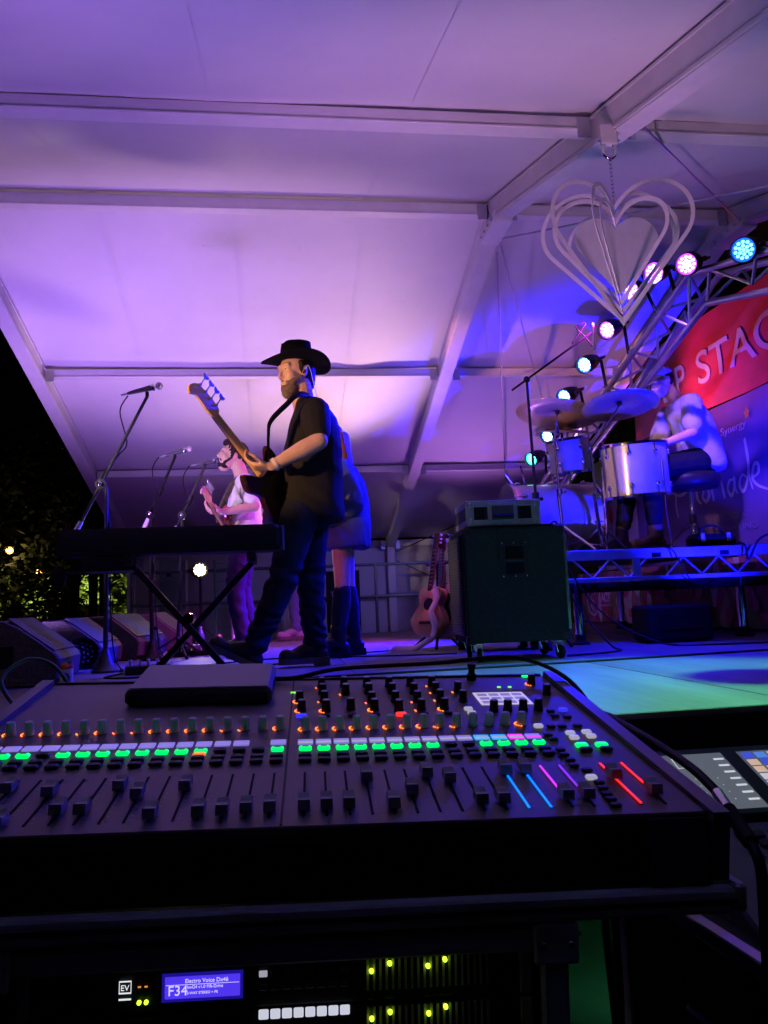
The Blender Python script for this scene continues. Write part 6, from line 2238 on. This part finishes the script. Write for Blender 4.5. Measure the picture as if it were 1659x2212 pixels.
MB().box((-.634, U1y - .0012, -0.1640), (-.622, U1y - .0002, -0.1627)).build("badge_rule", glow("badge_white", (.8, .82, .85), 1.0), U1)
L_lime = glow("lamp_yellowgreen", (.55, 1, .03), 3.0)
for i in range(5):
    for sx in (0, .0065):
        MB().box((-.6155 + sx, U1y - .001, -0.1530 - i * .0024), (-.6125 + sx, U1y - .0002, -0.1517 - i * .0024)).build("meter_segment", (glow("lamp_amber", (1, .35, .05), .8) if i == 0 else mat("meter_dark", (.02, .12, .09), .4)), U1)
for sx in (-.614, -.607):
    MB().lathe([(.0022, 0), (.0020, .002), (.0004, .003)], (sx, U1y, -0.1670), (0, -1, 0), 10).build("status_lamp", L_lime, U1)
for i in range(8):
    for j in range(2):
        MB().box((-.495 + i * .0118, U1y - .002, -0.1490 - j * .013), (-.4865 + i * .0118, U1y - .0002, -0.1430 - j * .013), .0006).build("key", mat("key_off", (.10, .10, .13), .4) if i or j else L_white, U1)
for i in range(20):
    MB().box((-.385 + i * .0066, U1y - .002, -0.1675), (-.3825 + i * .0066, U1y - .0002, -0.1355)).build("vent_slat", M_trim, U1)
for q in ((-.380, -0.1480), (-.361, -0.1415), (-.321, -0.1460), (-.303, -0.1405)):
    MB().lathe([(.0024, 0), (.0022, .003), (.0004, .0042)], (q[0], U1y - .002, q[1]), (0, -1, 0), 10).build("status_lamp", L_lime, U1)
U2 = rack_unit("processor_unit", "second rack processor with a row of white keys at the bottom edge", -.226, .043)
for i in range(8):
    MB().box((-.495 + i * .0118, U1y - .003, -0.1890), (-.4850 + i * .0118, U1y - .0002, -0.1800), .0008).build("key", glow("key_white", (.70, .72, .85), .8), U2)
for i in range(20):
    MB().box((-.385 + i * .0066, U1y - .002, -0.2155), (-.3825 + i * .0066, U1y - .0002, -0.1835)).build("vent_slat", M_trim, U2)
for q in ((-.380, -0.1940), (-.361, -0.1885), (-.321, -0.1920), (-.303, -0.1865)):
    MB().lathe([(.0024, 0), (.0022, .003), (.0004, .0042)], (q[0], U1y - .002, q[1]), (0, -1, 0), 10).build("status_lamp", L_lime, U2)
MB().box((-.60, U1y - .003, -0.2035), (-.53, U1y - .0002, -0.1805), .001).build("blank_panel", M_black, U2)

# hanging cables behind the rack and the green lit gap
for i, (x_, lab) in enumerate(((.62, "first"), (.665, "second"), (.72, "third"), (.755, "fourth"), (.79, "fifth"))):
    cable([(x_ - .03 * (i % 2), 1.55 + .05 * i, -.02), (x_, 1.56 + .05 * i, -.3), (x_ + .01 * (-1) ** i, 1.57 + .05 * i, -.6), (x_ - .01, 1.6 + .05 * i, -1.04)], .008 + .004 * (i % 2), M_cable, "cable hanging straight down before the green lit floor, %s from the left" % lab, group="cables hanging beside the rack")
cable([(.30, .98, .0), (.315, .97, -.045), (.335, .97, -.065), (.355, .98, -.07)], .0032, mat("pale_cable", (.42, .42, .40), .5), "short pale cable curving below the console tray")

# ------------------------------------------------------------------ lighting desk at the right
d2 = thing("lighting_desk", "second control desk with a grey touch screen at the right edge", "control desk", mtx=frame_mtx((.60, 1.04, -.090), Vector((.985, -.06, .0)), Vector((.05, .93, .36))))
M_d2 = mat("desk2_panel", (.12, .12, .14), .5, var=.12)
MB().box((.02, .20, -.05), (.52, .40, 0), .006).build("screen_housing", mat("desk2_green", (.02, .055, .045), .5, var=.15), d2)
MB().box((.02, -.14, -.08), (.52, .199, -.012), .006).build("key_deck", M_d2, d2)
scr = MB().box((.035, .215, .0003), (.175, .378, .0012), .0002).build("touch_screen", glow("screen_grey", (.17, .20, .23), .5), d2)
L_s = glow("screen_white", (.8, .85, .9), .7)
for a, b in (((.075, .335), (.0765, .365)), ((.097, .335), (.0985, .365)), ((.0765, .335), (.097, .3365)), ((.0765, .3635), (.097, .365))):
    MB().box((a[0], a[1], .0013), (b[0], b[1], .0017)).build("screen_icon", L_s, scr)
for i in range(7):
    MB().box((.152, .235 + i * .020, .0013), (.171, .240 + i * .020, .0017)).build("screen_menu_line", L_s, scr)
for i in range(5):
    for j in range(4):
        MB().box((.05 + i * .02, .24 + j * .02, .0013), (.0515 + i * .02, .2415 + j * .02, .0017)).build("screen_dot", L_s, scr)
MB().box((.040, .217, .0013), (.060, .222, .0017)).build("screen_key", glow("screen_lime", (.3, .6, .15), .6), scr)
s2 = MB().box((.205, .215, .0003), (.34, .378, .0012), .0002).build("touch_screen", glow("screen_dark", (.10, .12, .16), .6), d2)
for i in range(5):
    for j in range(7):
        c = random.choice(((.1, .3, .9), (.05, .1, .9), (.2, .8, .2), (.7, .7, .8), (.8, .55, .4), (.6, .6, .7)))
        MB().box((.210 + i * .025, .222 + j * .022, .0013), (.230 + i * .025, .240 + j * .022, .0018)).build("screen_tile", glow("tile_%d" % int(c[0] * 100 + c[1] * 10), c, .7), s2)
for i in range(6):
    for j in range(3):
        inst(bt_me, "key", None, d2, (.10 + i * .028, .165 - j * .024, -.012), scl=(1.2, 1.4, 1))
for i in range(7):
    inst(sl_me, "fader_slot", None, d2, (.12 + i * .035, .02, -.012))
    f_ = inst(fc_me, "fader_cap", None, d2, (.12 + i * .035, .0 + .03 * math.sin(i * 2.3), -.012))
    inst(fs_me, "fader_stem", None, f_, (0, 0, 0))
for i in range(5):
    inst(r_me if i == 1 else w_me, "key", None, d2, (.12 + i * .04, -.07, -.012), scl=(.8, .8, 1))
dc = thing("desk_road_case", "open dark road case with bright aluminium rim under the second desk", "road case", (.55, 1.30, 0), R(5))
MB().box((0, -.85, -.95), (.70, 0, -.125), .01).build("shell", mat("green_black_case", (.018, .035, .03), .6, var=.25), dc)
MB().box((-.010, -.86, -.135), (.012, .01, -.112), .003).build("rim", M_rim, dc)
MB().box((.0125, -.012, -.135), (.71, .01, -.112), .003).build("rim", M_rim, dc)
MB().box((-.012, -.30, -.32), (-.0005, -.18, -.24), .004).build("latch", M_rim, dc)
MB().box((-.012, -.62, -.32), (-.0005, -.50, -.24), .004).build("latch", M_rim, dc)
for yy in (-.005, -.85):
    MB().box((-.008, yy - .012, -.94), (.02, yy + .012, -.136), .003).build("edge_extrusion", M_trim, dc)
for xx in (.06, .64):
    for yy in (-.78, -.07):
        MB().cyl((xx, yy, -1.049), (xx, yy, -.952), .035, n=12).build("caster", M_rubber, dc)
# an unseen green can added under the stage edge lights the gap
par_can((1.25, 2.45, -.55), (-.1, .35, -1), glow("led_green", (.1, .9, .5), 2), "added green floor can under the stage edge", None, r=.07)
spot("green_gap_beam", (1.24, 2.47, -.60), (1.12, 3.05, -1.05), 6, (.12, 1, .55), 110, .9, .05)

# ------------------------------------------------------------------ outside, left of the stage
def tree(name, label, base, h, trunk_r, crown_c, crown_r, nleaf, leafm, seed, leaf=.10, group="trees beyond the stage"):
    rnd = random.Random(seed)
    t = thing(name, label, "tree", base, group=group)
    cc = Vector(crown_c)
    pts = [(0, 0, 0), (rnd.uniform(-.1, .1), rnd.uniform(-.1, .1), h * .25), (cc.x * .4, cc.y * .4, h * .5), (cc.x * .8, cc.y * .8, cc.z)]
    tm = MB().tube(smooth_path(pts), [trunk_r * (1 - .7 * i / 18) for i in range(19)], 8)
    for k in range(7):
        a = k * 2.4 + rnd.random()
        z = h * rnd.uniform(.30, .6)
        e = cc + Vector((math.cos(a) * crown_r[0] * .7, math.sin(a) * crown_r[1] * .7, rnd.uniform(-.3, .4) * crown_r[2]))
        p0 = Vector((cc.x * .4 * z / h, cc.y * .4 * z / h, z))
        tm.tube(smooth_path([p0, p0.lerp(e, .5) + Vector((0, 0, .15)), e], 4), [trunk_r * .45 * (1 - .8 * i / 8) for i in range(9)], 5)
    tm.build("trunk", M_bark, t, True)
    vs, fs = [], []
    clumps = [cc + Vector((rnd.gauss(0, .42) * crown_r[0], rnd.gauss(0, .42) * crown_r[1], rnd.gauss(0, .42) * crown_r[2])) for _ in range(26)]
    for i in range(nleaf):
        c = rnd.choice(clumps) + Vector((rnd.gauss(0, .17) * crown_r[0], rnd.gauss(0, .17) * crown_r[1], rnd.gauss(0, .15) * crown_r[2]))
        a, b = Vector((rnd.gauss(0, 1), rnd.gauss(0, 1), rnd.gauss(0, .6))).normalized(), Vector((rnd.gauss(0, 1), rnd.gauss(0, 1), rnd.gauss(0, 1)))
        b = a.cross(b).normalized()
        s = leaf * rnd.uniform(.6, 1.3)
        n = len(vs)
        vs += [c - a * s, c + b * s * .45, c + a * s, c - b * s * .45]
        fs.append((n, n + 1, n + 2, n + 3))
    tag(MB().add(vs, fs).build("crown", leafm, t), kind="stuff")
    return t


M_bark = mat("bark", (.07, .055, .04), .9, var=.4, scale=12, bump=.8, bscale=30)
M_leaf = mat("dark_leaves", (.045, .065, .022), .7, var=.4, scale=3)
M_leaf2 = mat("painted_lit_leaves", (.10, .14, .03), .7, var=.4, scale=3)  # lighter copy of the leaf colour, lamplight put into the base
tree("dark_tree", "big dark leafy tree filling the night left of the tent", (-5.2, 12.5, -1.05), 5.5, .20, (.3, 0, 4.2), (2.2, 1.8, 2.4), 24000, M_leaf, 1, .075)
tree("dark_tree", "dark tree behind the big one, close to the tent edge", (-4.2, 15.5, -1.05), 6.0, .18, (.2, 0, 4.4), (1.9, 1.8, 2.3), 18000, M_leaf, 2, .075)
tree("small_tree", "small forked tree before the lit foliage, nearest the lantern", (-4.95, 15.0, -1.05), 3.0, .09, (.0, 0, 2.9), (1.0, .9, .8), 3000, M_leaf, 3, .055)
tree("small_tree", "small slanting tree before the lit foliage, right of the forked one", (-4.35, 15.2, -1.05), 3.0, .08, (.4, 0, 3.0), (.9, .9, .7), 2600, M_leaf, 4, .055)
for i, (x, y) in enumerate(((-9.2, 25), (-7.6, 26.5), (-6.2, 25.2), (-5.0, 27))):
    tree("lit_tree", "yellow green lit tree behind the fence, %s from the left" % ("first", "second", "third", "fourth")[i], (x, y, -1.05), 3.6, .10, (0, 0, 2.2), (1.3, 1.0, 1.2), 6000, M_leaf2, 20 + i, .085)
hd2 = thing("hedge", "low dark hedge behind the floor monitors", "hedge", (-3.4, 11.2, -1.05))
rnd = random.Random(5)
vs, fs = [], []
for i in range(7000):
    c = Vector((rnd.uniform(-2.6, .75), rnd.gauss(0, .25), rnd.uniform(.2, 1.45) + .12 * math.sin(rnd.uniform(0, 6))))
    a = Vector((rnd.gauss(0, 1), rnd.gauss(0, 1), rnd.gauss(0, 1))).normalized()
    b = a.cross(Vector((rnd.gauss(0, 1), rnd.gauss(0, 1), rnd.gauss(0, 1)))).normalized()
    s = .055 * rnd.uniform(.6, 1.3)
    n = len(vs)
    vs += [c - a * s, c + b * s * .5, c + a * s, c - b * s * .5]
    fs.append((n, n + 1, n + 2, n + 3))
tag(MB().add(vs, fs).build("foliage", M_leaf, hd2), kind="stuff")
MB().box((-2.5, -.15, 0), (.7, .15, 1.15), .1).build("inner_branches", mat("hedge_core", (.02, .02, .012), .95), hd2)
fn = thing("picket_fence", "dark vertical bar fence before the lit trees", "fence", (-6.4, 18.5, -1.05))
for i in range(46):
    MB().box((-2.6 + i * .115, -.012, .1), (-2.588 + i * .115 + .010, .012, 1.75)).build("bar", M_black, fn)
for z in (.3, 1.6):
    MB().box((-2.65, -.03, z), (2.65, -.0125, z + .05)).build("rail", M_black, fn)
yb = thing("yellow_barrier", "bright yellow post and low board beyond the hedge", "barrier", (-4.75, 17.0, -1.05))
M_yel = mat("yellow_paint", (.75, .55, .04), .5, var=.1)
MB().box((-.16, -.05, 0), (-.02, .05, 1.95), .01).build("post", M_yel, yb)
MB().box((-.018, -.03, 1.25), (1.0, .03, 1.58), .01).build("board", M_yel, yb)
MB().box((.9, -.05, 0), (.99, .05, 1.249), .01).build("leg", M_yel, yb)
pg = thing("timber_frame", "dark timber frame of two posts and a beam beside the tent wall", "frame", (-2.72, 11.2, -1.05))
for x in (-.16, .08, .22):
    MB().box((x - .05, -.05, 0), (x + .05, .05, 2.12), .006).build("post", mat("dark_timber", (.03, .02, .014), .8, var=.3), pg)
MB().box((-.26, -.045, 2.121), (.34, .045, 2.2), .006).build("beam", mat("dark_timber", (.03, .02, .014), .8, var=.3), pg)
for p, w, lab in (((-4.02, 12.0, 1.36), 5, "larger glowing lantern at the left edge of the picture"), ((-4.20, 14.0, 1.14), 3, "smaller glowing lantern hanging among the trees")):
    ln = thing("lantern", lab, "lantern", p, group="lanterns in the trees")
    MB().sph((0, 0, 0), .05, 14, 10).build("bulb", glow("lantern_bulb", (1, .48, .10), 7), ln, True)
    MB().lathe([(.03, .052), (.075, .052), (.04, .10), (.01, .12)], n=14).build("hood", M_black, ln)
    MB().cyl((0, 0, .12), (0, 0, 1.2), .004, n=5).build("wire", M_black, ln)
    point("lantern_glow", (p[0] + .02, p[1] - .10, p[2] - .02), w, (1, .6, .25), .05)
fl = thing("garden_floodlight", "floodlight on a short post lighting the far trees", "floodlight", (-6.5, 21.5, -1.05))
MB().cyl((0, 0, 0), (0, 0, .5), .03, n=8).build("post", M_black, fl)
MB().box((-.14, -.05, .5), (.14, .06, .70), .01).build("housing", M_black, fl)
MB().box((-.12, .0605, .52), (.12, .066, .68)).build("lens", glow("flood_lens", (.9, 1, .5), 4), fl)
spot("floodlight_beam", (-6.5, 21.75, -.42), (-7, 26, 1.2), 2000, (.95, 1, .38), 140, .6, .1)
spot("floodlight_beam", (-6.5, 21.3, -.2), (-4.7, 17.2, .6), 900, (.95, .95, .45), 70, .6, .1)
# front of house wash from the audience side: warm cans on a stand outside the left gable
fw = thing("front_wash_stand", "tall stand with warm front wash lights on the audience side", "light stand", (-3.0, 2.4, -1.05))
MB().cyl((0, 0, 0), (0, 0, 3.1), .03, n=10).build("pole", M_black, fw)
MB().cyl((-.4, -.3, 3.1), (.4, .3, 3.1), .025, n=10).build("cross_bar", M_black, fw)
for a in (0, 2.1, 4.2):
    MB().tube([(0, 0, .9), (math.cos(a) * .6, math.sin(a) * .6, .02)], .02, 6).build("leg", M_black, fw)
for p, tg, w, c, sz in (((-2.75, 2.2, 1.25), (-.10, 4.25, 1.36), 620, (1, .50, .19), 18), ((-3.2, 2.3, 1.75), (-.36, 6.15, 1.3), 480, (1, .72, .80), 12), ((-2.95, 3.60, 1.62), (3.8, 6.75, 2.35), 900, (1, .34, .36), 11), ((-2.9, 2.62, 1.85), (1.06, 5.64, .45), 150, (1, .13, .55), 6.5)):
    par_can(p, Vector(tg) - Vector(p), glow("led_front", (1, .8, .55), 10), "warm front wash can aimed at the %s" % {620: "bass player", 480: "singer", 900: "red banner", 150: "guitars on the stand"}[w], "front wash cans", r=.09)
    d = (Vector(tg) - Vector(p)).normalized()
    spot("front_wash_beam", Vector(p) + d * .07, tg, w, c, sz, .5, .04)
# green and white wash on the near deck from a can by the roof, an added disc below it casting the oval shadow
par_can((2.12, 2.47, 1.80), (-.28, .2, -1.0), glow("led_mint", (.3, 1, .75), 8), "mint green can hung near the roof above the picture", None, r=.09, hang=(2.2, 2.4, 2.24))
spot("mint_beam", (2.10, 2.49, 1.73), (1.62, 2.85, 0), 310, (.16, 1, .44), 68, .45, .012)
rd = thing("shadow_disc", "small round black reflector added below the mint can to cast the oval floor shadow", "blocker", (2.066, 2.546, 1.48))
MB().lathe([(.001, .012), (.015, .011), (.040, .004), (.045, 0), (.044, -.001), (.014, .008), (.001, .009)], n=24).build("dish", M_black, rd, True)
MB().tube([(0, 0, .012), (.06, -.05, .30), (.08, -.09, .745)], .002, 5).build("wire", M_black, rd)
